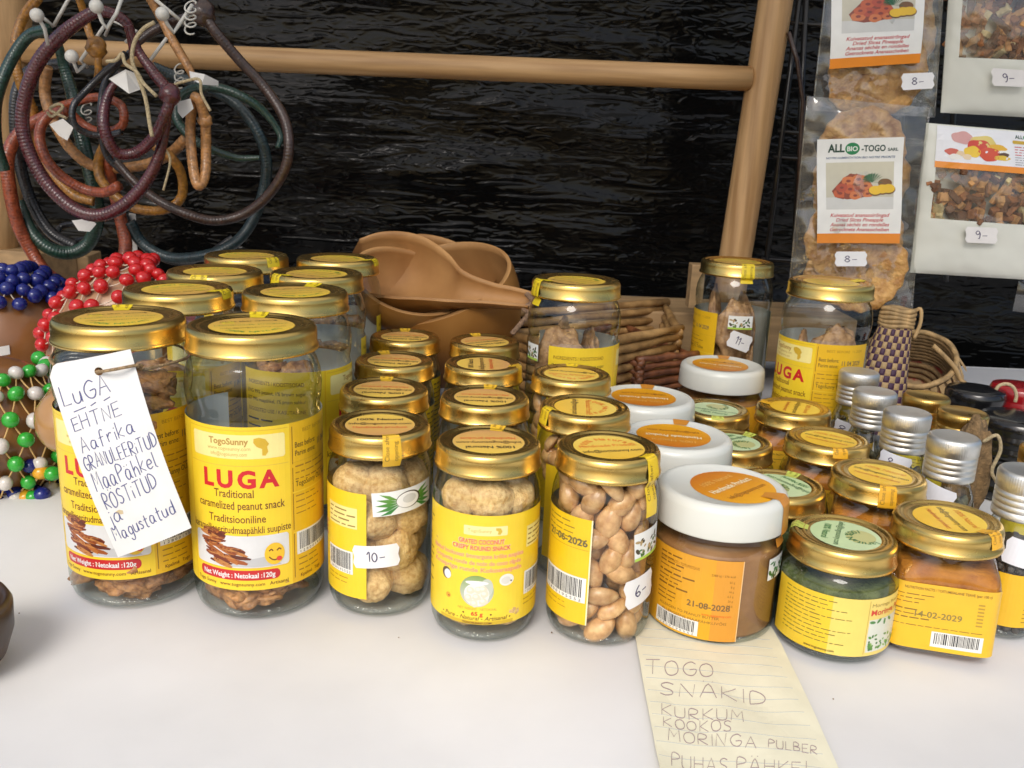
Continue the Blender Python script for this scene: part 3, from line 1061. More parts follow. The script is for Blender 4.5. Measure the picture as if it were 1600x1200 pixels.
def coconut_label():
    s = Sheet()
    H = 59
    s.rect(-50, 0, 55, H, YEL, 0)
    s.rect(-28, 0, 27, H, (.88, .66, .04), .4, col2=(.88, .62, .03))
    s.rrect(-5, 48.4, 17, 53.4, .6, (.90, .78, .34), 1.2)
    s.text('TogoSunny', 3, 50.2, 2.4, (.62, .45, .10), 2, width=12)
    s.poly([(11, 52.6), (13.4, 52.4), (14.2, 50.6), (13.2, 49), (12, 49.2), (12.2, 50.8), (11, 51.4)], (.66, .45, .05), 2)
    for t, y, w in (('GRATED COCONUT', 44.0, 23), ('CRISPY ROUND SNACK', 40.6, 30)):
        s.text(t, 4, y, 3.4, (.92, .72, .5), 1.8, bold=.06, width=w + .6)
        s.text(t, 4, y, 3.3, (.72, .09, .02), 2.2, bold=.028, width=w)
    for t, y, w in (('Riivitud kookosest ümmargune krõbe suupiste', 36.4, 52), ('Croquette ronde de noix de coco râpée', 32.6, 49), ('Knusprige runde Kokosraspeln', 29.0, 50)):
        s.text(t, 1, y, 3.2, (.92, .60, .34), 1.8, bold=.05, width=w)
        s.text(t, 1, y, 3.1, (.80, .25, .08), 2.2, bold=.01, width=w)
    cx, cy, r = 2.5, 18.4, 8.6
    s.ell(cx, cy, r, r, (.34, .40, .20), 1.5, grad=((.62, .62, .56), (.22, .34, .08)))
    s.ell(cx + 5, cy + 2, 3.2, 5, (.55, .58, .48), 1.8)
    s.ell(cx, cy + 4.6, 5.8, 1.1, (.86, .84, .8), 3)
    s.ell(cx, cy - 1.8, 6.4, 6.2, (.80, .76, .70), 2.2)
    for x, y in ((-3, 1), (1, 1.6), (4, -.6), (-4, -3.2), (0, -2.4), (3.4, -4.6), (-1, -6), (3.2, 2)):
        s.ell(cx + x, cy + y - .8, 2.1, 1.8, (.84, .66, .5), 3.2 + y * .02, rot=x, wob=.05)
        s.ell(cx + x - .4, cy + y - .3, 1.1, .9, (.88, .78, .66), 3.7 + y * .02)
    s.ell(-14.5, 25, 2.9, 3.2, (.12, .08, .04), 1.5)
    s.ell(-13.8, 24.6, 2.2, 2.5, (.78, .79, .80), 2.2)
    s.ell(17.6, 24.2, 3.9, 3.2, (.84, .82, .72), 1.5)
    s.ell(17.2, 24.0, 2.6, 2.0, (.72, .70, .62), 2.2)
    s.ell(20, 23.4, .5, .4, (.1, .06, .03), 3)
    s.ell(-13, 13.2, 1.5, 1.5, (.80, .36, .03), 1.5)
    s.ell(-12.6, 13.0, .6, .5, (.4, .12, .02), 2.2)
    s.text('NET WEIGHT · NETOKAAL', 3, 7.9, 1.9, (.45, .3, .05), 2, width=20)
    s.text('65 g', 3, 4.9, 3, (.62, .05, .02), 2.2, bold=.03, width=6)
    s.ell(-4, 6.1, .5, .5, BRN, 2)
    s.ell(10, 5.7, .5, .5, BRN, 2)
    s.text('• Pure - Natural - Artisanal •', 2, 2.4, 3.2, (.2, .1, .02), 2.2, bold=.012, shear=.25, width=37)
    s.rect(-18, -.2 + .3, 22, 1.9, (.62, .42, .02), 1.4)
    s.text('TOGOSUNNY.COM', 3, .4, 1.4, BRN, 2.4, bold=.04, width=15)
    s.lines(-47, 54, 20, 14, 3.5, 1.5, (.2, .12, .02), seed=31, bold_every=5)
    s.rect(29, 39, 50, 50.5, (.86, .76, .28), 1.2)
    s.lines(30, 48, 19, 4, 2.6, 1.4, (.3, .2, .05), seed=32)
    s.barcode(28.5, 13, 19, 13)
    s.lines(28.5, 10, 20, 2, 2.6, 1.0, (.5, .3, .02), seed=33)
    return s
ME['labC'] = coconut_label().bake('label', wrap(.0277, 0, .0118), step=2.6, mat=PAPER)
def peanut_label():
    s = Sheet()
    H = 57
    s.rect(-95, 0, 0, H, (.82, .54, .012), 0)
    s.rect(-.7, 0, 0, H, (.90, .80, .5), .6)
    s.lines(-30, 53.5, 27, 4, 2.8, 1.1, (.3, .2, .02), seed=41)
    s.text('21-06-2026', -2, 42.6, 5.2, (.14, .12, .05), 2, align='r', bold=.03, width=26)
    s.rect(-31, 40.5, -1.5, 40.8, (.5, .3, .02), 1.5)
    s.barcode(-31.5, 12, 30, 13.6)
    s.lines(-30, 9, 22, 2, 2.6, 1.0, (.5, .3, .02), seed=42)
    s.lines(-62, 52, 24, 12, 3.6, 1.5, (.25, .15, .02), seed=43, bold_every=4)
    return s
ME['labP'] = peanut_label().bake('label', wrap(.0277, 0, .0128), step=2.6, mat=PAPER)
def butter_label():
    s = Sheet()
    H = 45
    s.rect(-100, 0, 0, H, (.72, .36, .012), 0, col2=(.72, .36, .012))
    s.rect(-48, 0, 0, H, (.74, .38, .012), .4, col2=(.70, .33, .02))
    s.rect(-14, 0, 0, H, (.68, .30, .03), .7)
    s.rect(-.5, 0, 0, H, (.80, .52, .25), 1.2)
    s.lines(-46, 41, 17, 4, 2.3, 1.0, (.22, .1, .01), seed=51, bold_every=2)
    s.text('NUTRITION FACTS / TOITUMISTEAVE', -34, 37.8, 2.2, (.25, .11, .01), 2, width=24)
    s.text('2388 kJ / 576 kcal', -4, 36.2, 1.7, (.22, .1, .01), 2, align='r', width=12)
    for i, t in enumerate(('50 g', '8 g', '16 g', '6,5 g', '26 g', '0,4 g')):
        s.text(t, -4, 33 - i * 2.6, 1.6, (.25, .11, .01), 2, align='r')
    s.lines(-46, 31, 22, 4, 2.4, 1.1, (.22, .1, .01), seed=52, bold_every=3)
    s.text('21-08-2028', -5, 17.4, 4.6, (.16, .10, .04), 2, align='r', bold=.02, width=22)
    s.lines(-46, 20.5, 16, 3, 2.4, 1.0, (.22, .1, .01), seed=53)
    s.text('www.togosunny.com', -4, 13.8, 1.9, (.70, .08, .01), 2, align='r', width=15)
    s.text('ALLERGEN TO PEANUT BUTTER', -27, 12.2, 2.1, (.22, .12, .02), 2, width=34)
    s.text('ALLERGEENE MAAPÄHKLIVÕIS', -24, 9.4, 2.1, (.22, .12, .02), 2, width=36)
    s.barcode(-46, 1.2, 26, 8.4)
    return s
ME['labW'] = butter_label().bake('label', wrap(.0342, 0, .0035), step=3.0, mat=PAPER)
def green_label():
    s = Sheet()
    H = 31.5
    s.rect(-30, 0, 62, H, (.80, .62, .16), 0)
    s.rect(-30, 0, 4, H, (.80, .55, .03), .4, (.80, .55, .03))
    s.rect(4, 0, 22, H, (.81, .62, .14), .4)
    s.rect(22, 1, 22.3, H - 1, (.45, .3, .05), 1)
    s.lines(-22, 28.4, 36, 4, 2.3, .8, (.16, .15, .03), seed=61)
    s.lines(-22, 19.6, 36, 4, 2.3, .8, (.16, .15, .03), seed=62)
    s.lines(-22, 10.4, 36, 3, 2.3, .8, (.16, .15, .03), seed=63)
    s.text('www.togosunny.com', 0, 1.4, 1.9, (.08, .07, .02), 2, bold=.03, width=15)
    s.text('Moringa Pulber', 23.4, 22.4, 4.4, (.62, .06, .03), 2, align='l', bold=.02, width=30)
    s.text('Moringa Powder', 23.4, 27, 2.6, (.3, .2, .05), 2, align='l', width=24)
    s.rect(23, 2, 50, 20, (.66, .68, .58), 1.2)
    rng = random.Random(9)
    for i in range(46):
        x, y = rng.uniform(24, 49), 2.6 + abs(rng.gauss(0, 3.6))
        if y < 18:
            s.ell(x, y, rng.uniform(.7, 1.5), rng.uniform(.5, .9), rng.choice([(.10, .26, .04), (.18, .38, .06), (.05, .16, .04), (.26, .45, .10)]), 1.6 + i * .02, rot=rng.uniform(0, 3), n=8)
    for x, y in ((25, 18.6), (29, 19), (33, 18), (37, 18.6)):
        s.ell(x, y, 1.8, .8, (.08, .24, .06), 2.8, rot=x, n=10)
    return s
ME['labG'] = green_label().bake('label', wrap(.0295, 0, .0055), step=2.6, mat=PAPER)

# square jar label follows the rounded square
_kp = []
def k_perimeter():
    n = 720
    pts = []
    for k in range(n + 1):
        a = 2 * math.pi * k / n
        r = sq_r(a, .0259, 7)
        pts.append((r * math.sin(a), -r * math.cos(a)))
    L = [0]
    for a, b in zip(pts, pts[1:]):
        L.append(L[-1] + math.hypot(b[0] - a[0], b[1] - a[1]))
    return pts, L
KP, KL = k_perimeter()
def k_wrap(z0):
    import bisect
    def fn(u, v, o):
        s = (u * MM) % KL[-1]
        i = min(max(bisect.bisect_right(KL, s) - 1, 0), len(KL) - 2)
        t = (s - KL[i]) / (KL[i + 1] - KL[i])
        a, b = KP[i], KP[i + 1]
        x, y = a[0] + (b[0] - a[0]) * t, a[1] + (b[1] - a[1]) * t
        d = Vector((b[0] - a[0], b[1] - a[1])).normalized()
        return (x + d.y * (o + .0002), y - d.x * (o + .0002), z0 + v * MM)
    return fn
def turmeric_label():
    s = Sheet()
    H = 36
    s.rect(-64, 0, 26, H, (.82, .52, .012), 0)
    s.rect(-24, 0, 26, H, (.80, .49, .02), .4, col2=(.78, .46, .03))
    s.text('NUTRITION FACTS / TOITUMISALANE TEAVE (per 100 g)', 0, 32.6, 2.0, (.2, .12, .02), 2, bold=.02, width=40)
    s.lines(-24, 29.4, 22, 3, 2.2, .9, (.25, .15, .02), seed=71)
    s.lines(-24, 21, 17, 3, 2.3, .9, (.25, .15, .02), seed=72, bold_every=2)
    for i in range(7):
        s.rect(14.4, 28 - i * 1.9, 17.4, 28.9 - i * 1.9, (.45, .28, .03), 2)
    s.text('14-02-2029', -14, 18, 4.6, (.25, .20, .05), 2, align='l', bold=.02, width=22)
    s.lines(-24, 12.6, 44, 1, 2, .8, (.3, .18, .02), seed=74)
    s.barcode(-5, 2.4, 24, 8.4, digits=False)
    s.text('INGREDIENTS', -28, 32, 1.9, (.2, .12, .02), 2, align='r', bold=.03)
    s.lines(-46, 29, 19, 10, 2.2, 1.0, (.22, .13, .02), seed=75, bold_every=4)
    return s
ME['labK'] = turmeric_label().bake('label', k_wrap(.0050), step=1.2, mat=PAPER)

def notch_tag(text, w, h, fn, col=(.80, .80, .80), inkcol=(.06, .05, .12), size=None, mat=None, name='price_sticker', seed=1, step=None):
    s = Sheet()
    c = h * .22
    s.poly([(-w / 2 + c * .5, -h / 2), (w / 2 - c * .5, -h / 2), (w / 2, -h / 2 + c), (w / 2 - c * .3, 0), (w / 2, h / 2 - c), (w / 2 - c * .5, h / 2),
            (-w / 2 + c * .5, h / 2), (-w / 2, h / 2 - c), (-w / 2 + c * .3, 0), (-w / 2, -h / 2 + c)], col, 0)
    if text:
        hh = size or h * .45
        s.hand(text, lambda a, b: (a - w * .18, b - hh * .5), hh, h * .045, inkcol, 1.5, width=w * .36, rng=random.Random(seed))
    return s.bake(name, fn, step=step, mat=mat or MATTE)

def rot2(fn, a, u0=0, v0=0):
    ca, sa = math.cos(a), math.sin(a)
    return lambda u, v, o: fn(u0 + u * ca - v * sa, v0 + u * sa + v * ca, o)

def picture_sticker(kind, w, h, fn):
    s = Sheet()
    s.rect(-w / 2, -h / 2, w / 2, h / 2, (.80, .82, .80), 0)
    if kind == 'coconut':
        for sx in (-1, 1):
            for k in range(5):
                a = rad(-35 + k * 18)
                P = [(sx * 4, -1.5 + k * .5)]
                L = w * .36
                P += [(sx * (4 + L * .5 * math.cos(a)), -1 + L * .5 * math.sin(a) + 1.2), (sx * (4 + L * math.cos(a)), -1 + L * .8 * math.sin(a)), (sx * (4 + L * .5 * math.cos(a)), -1 + L * .5 * math.sin(a) - 1.0)]
                P = [(max(-w / 2 + .3, min(w / 2 - .3, p[0])), max(-h / 2 + .3, min(h / 2 - .3, p[1]))) for p in P]
                s.poly(P, (.04 + .02 * k, .22 + .02 * k, .04), 1 + .1 * k)
        s.ell(1, .4, 7.2, 4.6, (.05, .028, .012), 2)
        s.ell(.6, .3, 6.6, 4.2, (.84, .84, .82), 2.6)
        s.ell(1.4, .8, 4.0, 2.4, (.62, .63, .62), 3.2)
    else:
        rng = random.Random(4)
        for i in range(26):
            x, y = rng.uniform(-w * .42, w * .42), rng.uniform(-h * .42, h * .3)
            col = rng.choice([(.05, .04, .02), (.05, .16, .03), (.42, .30, .14), (.03, .09, .02), (.5, .38, .2)] if kind == 'peanut' else [(.03, .14, .03), (.05, .2, .05), (.04, .05, .03)])
            s.ell(x, y, rng.uniform(.9, 2.0), rng.uniform(.5, 1.1), col, 1 + i * .05, rot=rng.uniform(0, 3), n=10)
        if kind == 'peanut':
            s.rect(-w / 2, -h / 2, w / 2, -h / 2 + 1.6, (.42, .62, .08), 3)
    return s.bake('picture_sticker', fn, step=2, mat=PAPER)

# ---- jar assembly
JAR_N = {'L': 'tall_snack_jar', 'C': 'coconut_snack_jar', 'P': 'peanut_jar', 'W': 'peanut_butter_jar', 'G': 'green_powder_jar', 'K': 'square_spice_jar', 'S': 'silver_capped_bottle', 'Q': 'gold_capped_bottle'}
JAR_G = {'L': 'tall jars of peanut snack', 'C': 'small jars of coconut balls', 'P': 'jars of peanuts', 'W': 'white lidded jars of peanut butter', 'G': 'low jars of green powder', 'K': 'square jars of yellow spice', 'S': 'small bottles with silver caps', 'Q': 'small bottles with gold caps'}
def make_jar(k, x, y, label, yaw=0.0, lid=0.0, seal=None, strip=14, lab=True, tilt=None, off=(0, 0), striptxt=True):
    """yaw turns the wrap label, lid turns the round sticker, seal is where the strip comes down (degrees, 0 faces the viewer)"""
    t = thing(JAR_N[k], label, 'bottle' if k in 'SQ' else 'jar', (x, y, 0), math.atan2(-x, y), group=JAR_G[k])
    obj('glass_body', ME['glass' + k], t)
    obj('glass_base', ME['base' + k], t)
    if k in 'SQ':
        zl = .0910 - .0255 if k == 'S' else .0800 - .0225
        obj('cap', ME['lid' + k], t, (0, 0, zl), (0, 0, rad(lid)))
    else:
        l = obj('lid', ME['lid' + k], t, (0, 0, TOP[k] - LIDH[k]))
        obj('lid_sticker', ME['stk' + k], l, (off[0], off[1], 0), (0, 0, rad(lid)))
        if seal is not None:
            obj('seal_strip', get_seal(k, strip, striptxt), l, rot=(0, 0, rad(seal)))
    if lab and 'lab' + k in ME:
        obj('label', ME['lab' + k], t, rot=(0, 0, rad(yaw)))
    return t

L_SPEC = [
 (-.2051, .4557, 'tall gold lidded jar of brown snack with the handwritten paper tag tied to it', -40, 4, 176, 14),
 (-.1346, .4504, 'tall untagged snack jar with big red lettering on its yellow label, front of its row', -27, 8, 172, 14),
 (-.2093, .5502, 'tall snack jar directly behind the jar that wears the handwritten tag', -30, 200, 60, 16),
 (-.1385, .558, 'tall snack jar directly behind the untagged front jar, part of red lettering showing', 66, 20, -205, 14),
 (-.2125, .6285, 'tall snack jar third in the row behind the paper tag', -30, 185, -20, 16),
 (-.1428, .638, 'tall snack jar third in its row with crumpled yellow seal at its lid', 190, 150, -62, 18),
 (-.2173, .7195, 'tall snack jar at the far end of the row behind the paper tag', -30, 215, 38, 18),
 (-.1448, .7236, 'tall snack jar at the far end of its row, touching the calabash bowls', 190, 150, 70, 16),
 (.0444, .6597, 'lone tall jar beside the calabash ladle tip, long yellow seal strip', 100, 150, -63, 32),
 (.2009, .8209, 'tall jar in front of the wooden post with small white price sticker', -150, 160, 18, 30),
 (.2493, .7093, 'tall jar of pale snack slabs under the hanging pineapple bag', -62, 20, 130, 14),
]
LJ = []
for x, y, lb, yaw, lid, seal, st in L_SPEC:
    LJ.append(make_jar('L', x, y, lb, yaw, lid, seal, st))
obj('picture_sticker', picture_sticker('peanut', 15, 12, wrap(.0347, rad(-58), .099)), LJ[8])
obj('picture_sticker', picture_sticker('peanut', 22, 12, wrap(.0346, rad(14), .100)), LJ[9])
obj('price_sticker', notch_tag('11-', 22, 15, rot2(wrap(.0347, rad(16), .083), rad(-18)), step=3), LJ[9])

C_SPEC = [
 (-.0688, .4515, 'coconut ball jar with price sticker reading 10 and a coconut picture', -128, 0, 13, 24),
 (-.0106, .4311, 'coconut ball jar with its full yellow label facing forward', -12, 186, 168, 10),
 (-.0770, .5210, 'coconut ball jar directly behind the one priced 10', 150, 175, 176, 10),
 (-.0809, .5945, 'coconut ball jar second behind the one priced 10', 150, 172, 200, 10),
 (-.0835, .6719, 'coconut ball jar at the back of its row, just before the calabash bowls', 150, 178, 180, 10),
 (-.0158, .5127, 'coconut ball jar directly behind the one with its label facing forward', 120, 181, 172, 10),
 (-.0200, .5954, 'coconut ball jar whose lid seal sticks out beside the lone tall jar', 120, 92, 75, 10),
 (-.0220, .6665, 'coconut ball jar at the back of its row, next to the calabash ladle tip', 120, 212, 200, 10),
]
CJ = []
for x, y, lb, yaw, lid, seal, st in C_SPEC:
    CJ.append(make_jar('C', x, y, lb, yaw, lid, seal, st))
obj('picture_sticker', picture_sticker('coconut', 37, 13, rot2(wrap(.0278, rad(30), .0665), rad(4))), CJ[0])
obj('price_sticker', notch_tag('10-', 25, 12.6, rot2(wrap(.0279, rad(-4), .0365), rad(4)), step=2.5, size=5.2), CJ[0])

P_SPEC = [
 (.0505, .4317, 'peanut jar with a price sticker reading 6, front of its row', -10, 22, 58, 38),
 (.0433, .5019, 'peanut jar directly behind the front peanut jar, seal strip turned aside', 150, 272, -62, 16),
 (.0393, .5786, 'peanut jar at the back of its row in front of the lone tall jar', 150, 176, 180, 9),
]
PJ = [make_jar('P', *s) for s in P_SPEC]
obj('picture_sticker', picture_sticker('peanut', 20, 15, rot2(wrap(.0278, rad(56), .0560), rad(6))), PJ[0])
obj('price_sticker', notch_tag('6-', 22, 16, rot2(wrap(.0279, rad(50), .031), rad(10)), step=2.5, size=6), PJ[0])

W_SPEC = [
 (.1134, .4451, 'white lidded peanut butter jar standing on the handwritten lined note', 26, 58, 74, 38),
 (.1031, .5284, 'white lidded peanut butter jar directly behind the one on the note', 150, 183, 176, 9),
 (.0959, .6143, 'white lidded peanut butter jar second behind the one on the note', 150, 184, 180, 9),
 (.1740, .7241, 'white lidded jar standing apart at the back in front of the twig baskets', 150, 176, 180, 9),
]
WJ = []
for i, (x, y, lb, yaw, lid, seal, st) in enumerate(W_SPEC):
    WJ.append(make_jar('W', x, y, lb, yaw, lid, seal, st, off=(.006, 0) if i == 0 else (-.002, -.001), striptxt=False))
obj('picture_sticker', picture_sticker('leaf', 16, 12, wrap(.0343, rad(66), .0410)), WJ[0])

G_SPEC = [
 (.1742, .4282, 'low jar of green powder with a yellow label, front of its row', -8, 268, -92, 12),
 (.1597, .4964, 'low green stickered jar directly behind the front green powder jar', 150, 140, 160, 9),
 (.1501, .5746, 'low green stickered jar wedged beside the second white lid', 150, 230, 150, 8),
 (.1533, .6517, 'low green stickered jar in front of the white lidded jar standing apart', 150, 352, 8, 10),
]
GJ = [make_jar('G', *s, off=(.002, .001)) for s in G_SPEC]
K_SPEC = [
 (.2305, .4326, 'square jar of yellow spice with stamped orange label, front of its row', 0, -62, 62, 16),
 (.2176, .4972, 'square spice jar directly behind the front one, seal strip running toward the viewer', 0, -16, 14, 22),
 (.2085, .5612, 'square spice jar second behind the front one', 0, -12, 20, 14),
 (.2075, .6334, 'square spice jar at the back of its row below the tall jar of snack slabs', 0, -95, -100, 16),
]
KJ = []
for i, s in enumerate(K_SPEC):
    j = make_jar('K', *s, off=(.001, .001))
    for ch in j.children:
        if ch.name.split('.')[0] in ('glass_body', 'glass_base', 'label'):
            ch.rotation_euler = (0, 0, rad((12, 8, 10, 6)[i]))
    KJ.append(j)
KJ[0].rotation_euler = (0, rad(-1.5), KJ[0].rotation_euler.z)

S_SPEC = [
 (.262, .659, 'silver capped bottle farthest back, beside the yellow label of the tall snack jar'),
 (.252, .601, 'silver capped bottle second from the back of the diagonal row'),
 (.254, .552, 'silver capped bottle with a white price tag reading 8'),
 (.261, .503, 'silver capped bottle with a blank looking white tag, behind the square spice jar'),
 (.274, .447, 'silver capped bottle of dark grains cut off beside the front square spice jar'),
]
SJ = [make_jar('S', x, y, lb, 0, 40 * i) for i, (x, y, lb) in enumerate(S_SPEC)]
def small_band(k, z0, z1, col):
    s = Sheet()
    R = GP[k][4][0]
    w = 2 * math.pi * R * 1000
    s.rect(-w / 2, z0, w / 2, z1, col, 0)
    s.lines(-10, z1 - 3, 18, int((z1 - z0) / 2.4) - 1, 2.4, .9, (.3, .18, .02), seed=81)
    return s.bake('label', wrap(R + .0001, 0, 0), step=2, mat=PAPER)
bandS = small_band('S', 8, 38, (.80, .48, .02))
bandQ = small_band('Q', 8, 38, (.80, .66, .05))
for i, j in enumerate(SJ):
    obj('label', bandS, j, rot=(0, 0, rad(70 if i == 4 else 10)))
for i, (a, txt, z, w, h, r) in enumerate(((-22, '8', .048, 15, 13, -8), (None,) * 6, (-12, '8-', .0600, 21, 12, -9), (-14, '', .0580, 21, 12, -14), (22, '', .0500, 22, 15, -10))):
    if a is not None:
        obj('price_sticker', notch_tag(txt, w, h, rot2(wrap(.0171, rad(a), z), rad(r)), col=(.80, .81, .86), step=2, size=5), SJ[i])
Q_SPEC = [(.305, .637, 'gold capped bottle in front of the woven pouch'), (.313, .597, 'gold capped bottle beside the black ringed boxes'), (.330, .522, 'gold capped bottle with a yellow band at the edge of the table')]
for i, (x, y, lb) in enumerate(Q_SPEC):
    q = make_jar('Q', x, y, lb, 0, 50 * i)
    obj('label', bandQ, q, rot=(0, 0, rad(20)))
# ------------------------------------------------------------------ what is inside the jars
CHIP = pmat('caramel_snack', (.34, .135, .04), rough=.42, var=.35, vscale=3.2, bump=.6, bscale=9, bdist=.0012, orand=.22, col2=(.58, .29, .105), spec=.5)
SLAB = pmat('pale_snack', (.36, .18, .075), rough=.5, var=.3, vscale=3.5, bump=.6, bscale=12, bdist=.0012, orand=.22, col2=(.54, .32, .15))
COCO = pmat('coconut_ball', (.64, .35, .11), rough=.85, vscale=5.5, bump=.9, bscale=16, bdist=.0007, orand=.12, detail=6, col2=(.82, .57, .25), contrast=(.3, .62), sss=.08)
NUT = pmat('peanut_skin', (.54, .265, .095), rough=.3, vscale=2.2, bump=.25, bscale=7, bdist=.0003, orand=.16, col2=(.74, .46, .21), contrast=(.3, .7), sss=.06)

def chip_mesh(seed, mat, name, slab=False):
    rng = random.Random(seed)
    n = 9
    out = []
    for k in range(n):
        a = 2 * math.pi * k / n
        r = rng.uniform(.75, 1.15)
        out.append((r * math.cos(a), r * math.sin(a) * (1 if slab else .62)))
    def fn(d):
        return 1 + .34 * noise.noise(d * 1.7 + Vector((seed * 3.1, 0, 0))) + .16 * noise.noise(d * 4.5 + Vector((0, seed, 0)))
    b = MB().ball((0, 0, 0), 1.0, seg=22, rings=14, scale=(1, .62, .34) if not slab else (.8, .22, 1.2), fn=fn)
    return b.mesh(name, mat)
CHIPS = [chip_mesh(i + 2, CHIP, 'snack_piece') for i in range(5)]
SLABS = [chip_mesh(i + 20, SLAB, 'snack_slab', True) for i in range(4)]

def put(name, me, label, cat, group, p, rot, sc):
    o = obj(name, me, None, p, rot)
    o.scale = (sc, sc, sc) if not hasattr(sc, '__len__') else sc
    return tag(o, label, cat, group)

CHIP_LABEL = 'brown caramelized peanut piece inside one of the tall yellow labelled jars'
def fill_chips(jx, jy, zs, rng, size=(.010, .016), R=.027):
    for z, n in zs:
        for k in range(n):
            a = rng.uniform(0, 2 * math.pi)
            s = rng.uniform(*size)
            r = max(0, R - s * .8) * math.sqrt(rng.uniform(.15, 1))
            if n > 2 and k < n * .7:                     # most of them press against the side that faces the aisle
                a = -math.pi / 2 + rng.uniform(-1.5, 1.5)
                r = R - s * .75
            put('snack_piece', rng.choice(CHIPS), CHIP_LABEL, 'snack', 'caramelized peanut pieces in the tall jars',
                (jx + r * math.cos(a), jy + r * math.sin(a), z + rng.uniform(0, .003)), (rng.uniform(-.7, .7), rng.uniform(-.5, .5), rng.uniform(0, 6.28)), s)
rng = random.Random(12)
x, y = L_SPEC[0][:2]
fill_chips(x, y, ((.009, 8), (.016, 8), (.024, 5), (.092, 4), (.101, 6), (.110, 6), (.119, 4)), rng, (.011, .017), .031)
x, y = L_SPEC[1][:2]
fill_chips(x, y, ((.008, 8), (.015, 8), (.024, 4)), rng, (.011, .016), .031)
for i, q in ((2, 5), (3, 6), (4, 3), (5, 4), (6, 3), (7, 4)):
    x, y = L_SPEC[i][:2]
    fill_chips(x, y, ((.085, q), (.098, q // 2 + 1)), rng, (.011, .016))
SLAB_LABEL = 'pale brown snack slab standing inside one of the three tall jars at the back'
for i, pcs in ((8, 7), (9, 6), (10, 6)):
    x, y = L_SPEC[i][:2]
    for k in range(pcs):
        a = 2 * math.pi * k / pcs + .5
        r = .0165
        up = rng.random()
        put('snack_slab', rng.choice(SLABS), SLAB_LABEL, 'snack', 'snack slabs in the tall jars at the back',
            (x + r * math.cos(a), y + r * math.sin(a), (.040 if k % 2 else .082) + .012 * up), (rng.uniform(-.2, .2), rng.uniform(-.25, .25), a + math.pi / 2 + rng.uniform(-.4, .4)), .017 + .008 * up)

def coco_mesh(seed):
    def fn(d):
        return 1 + .14 * noise.noise(d * 1.5 + Vector((seed, 0, 0))) + .04 * noise.noise(d * 5 + Vector((0, seed, 0))) + .016 * noise.noise(d * 13) + .016 * noise.noise(d * 26)
    return MB().ball((0, 0, 0), 1, seg=64, rings=42, fn=fn).mesh('coconut_ball', COCO)
COCOS = [coco_mesh(3.3 * i + 1) for i in range(4)]
COCO_LABEL = 'rough pale coconut ball inside one of the small gold lidded jars'
def fill_coco(jx, jy, levels, rng):
    base = math.atan2(-jx, jy)
    for z, angs in levels:
        for a in angs:
            a = rad(a) + base
            r = .0142 + rng.uniform(-.001, .0008)
            put('coconut_ball', rng.choice(COCOS), COCO_LABEL, 'coconut ball', 'coconut balls in the small jars',
                (jx + r * math.sin(a), jy - r * math.cos(a), z + rng.uniform(-.001, .001)), (rng.uniform(0, 6), rng.uniform(0, 6), rng.uniform(0, 6)), rng.uniform(.0118, .0130))
fill_coco(*C_SPEC[0][:2], ((.0165, (-18, 74, 190, 275)), (.0335, (38, 118, 215, -52)), (.0520, (-14, 70, 160, 250)), (.0705, (-60, 12, 100, 190))), rng)
fill_coco(*C_SPEC[1][:2], ((.0165, (-42, 36, 130, 220)), (.036, (0, 90, 180, 270)), (.055, (-60, 30, 120, 220)), (.0735, (-48, 8, 62, 150))), rng)
for s in C_SPEC[2:]:
    fill_coco(*s[:2], ((.055, (20, 110)), (.0735, (-40, 40, 120))), rng)

def nut_mesh(seed, half=False):
    def fn(d):
        k = 1 + .05 * noise.noise(d * 1.4 + Vector((seed, 0, 0))) + .012 * noise.noise(d * 7 + Vector((0, seed, 0)))
        k *= 1 - .035 * math.exp(-((d.z) / .07) ** 2)         # seam between the halves
        k *= 1 + .16 * max(0, d.x) ** 6
        if half and d.z < .12:
            k *= .12 / max(.12, -d.z + .24) if d.z < 0 else 1
        return k
    return MB().ball((0, 0, 0), 1, seg=26, rings=22, scale=(1, .66, .68), fn=fn).mesh('peanut', NUT)
NUTS = [nut_mesh(i * 2.7, i > 3) for i in range(6)]
NUT_LABEL = 'blanched brown peanut inside one of the jars of peanuts'
def fill_nuts(jx, jy, z0, z1, rng, step=.0096, arc=None):
    z, lv = z0, 0
    while z < z1:
        n = 8
        for k in range(n):
            a = 2 * math.pi * (k + .5 * (lv % 2) + rng.uniform(-.2, .2)) / n
            if arc and not (arc[0] < math.degrees((a + math.pi) % (2 * math.pi) - math.pi) < arc[1]):
                continue
            r = 0.0194 + rng.uniform(-.0012, .0008)
            # long axis roughly along the wall
            spin = rng.uniform(-1.4, 1.4)
            rot = Matrix.Rotation(a, 4, 'Z') @ Matrix.Rotation(spin, 4, 'Y') @ Matrix.Rotation(rng.uniform(0, 6.28), 4, 'X')
            put('peanut', rng.choice(NUTS), NUT_LABEL, 'peanut', 'peanuts in the jars', (jx + r * math.sin(a), jy - r * math.cos(a), z + rng.uniform(-.0015, .0015)), rot.to_euler(), rng.uniform(.0078, .0093))
        if not arc and lv % 2 == 0:
            for k in range(3):
                a = rng.uniform(0, 6.28)
                put('peanut', rng.choice(NUTS), NUT_LABEL, 'peanut', 'peanuts in the jars', (jx + .009 * math.sin(a), jy - .009 * math.cos(a), z), (rng.uniform(0, 6), rng.uniform(0, 6), rng.uniform(0, 6)), .0085)
        z += step
        lv += 1
fill_nuts(*P_SPEC[0][:2], .0085, .086, rng)
fill_nuts(*P_SPEC[1][:2], .050, .084, rng, arc=(-110, 110))
fill_nuts(*P_SPEC[2][:2], .060, .084, rng, arc=(-110, 110))

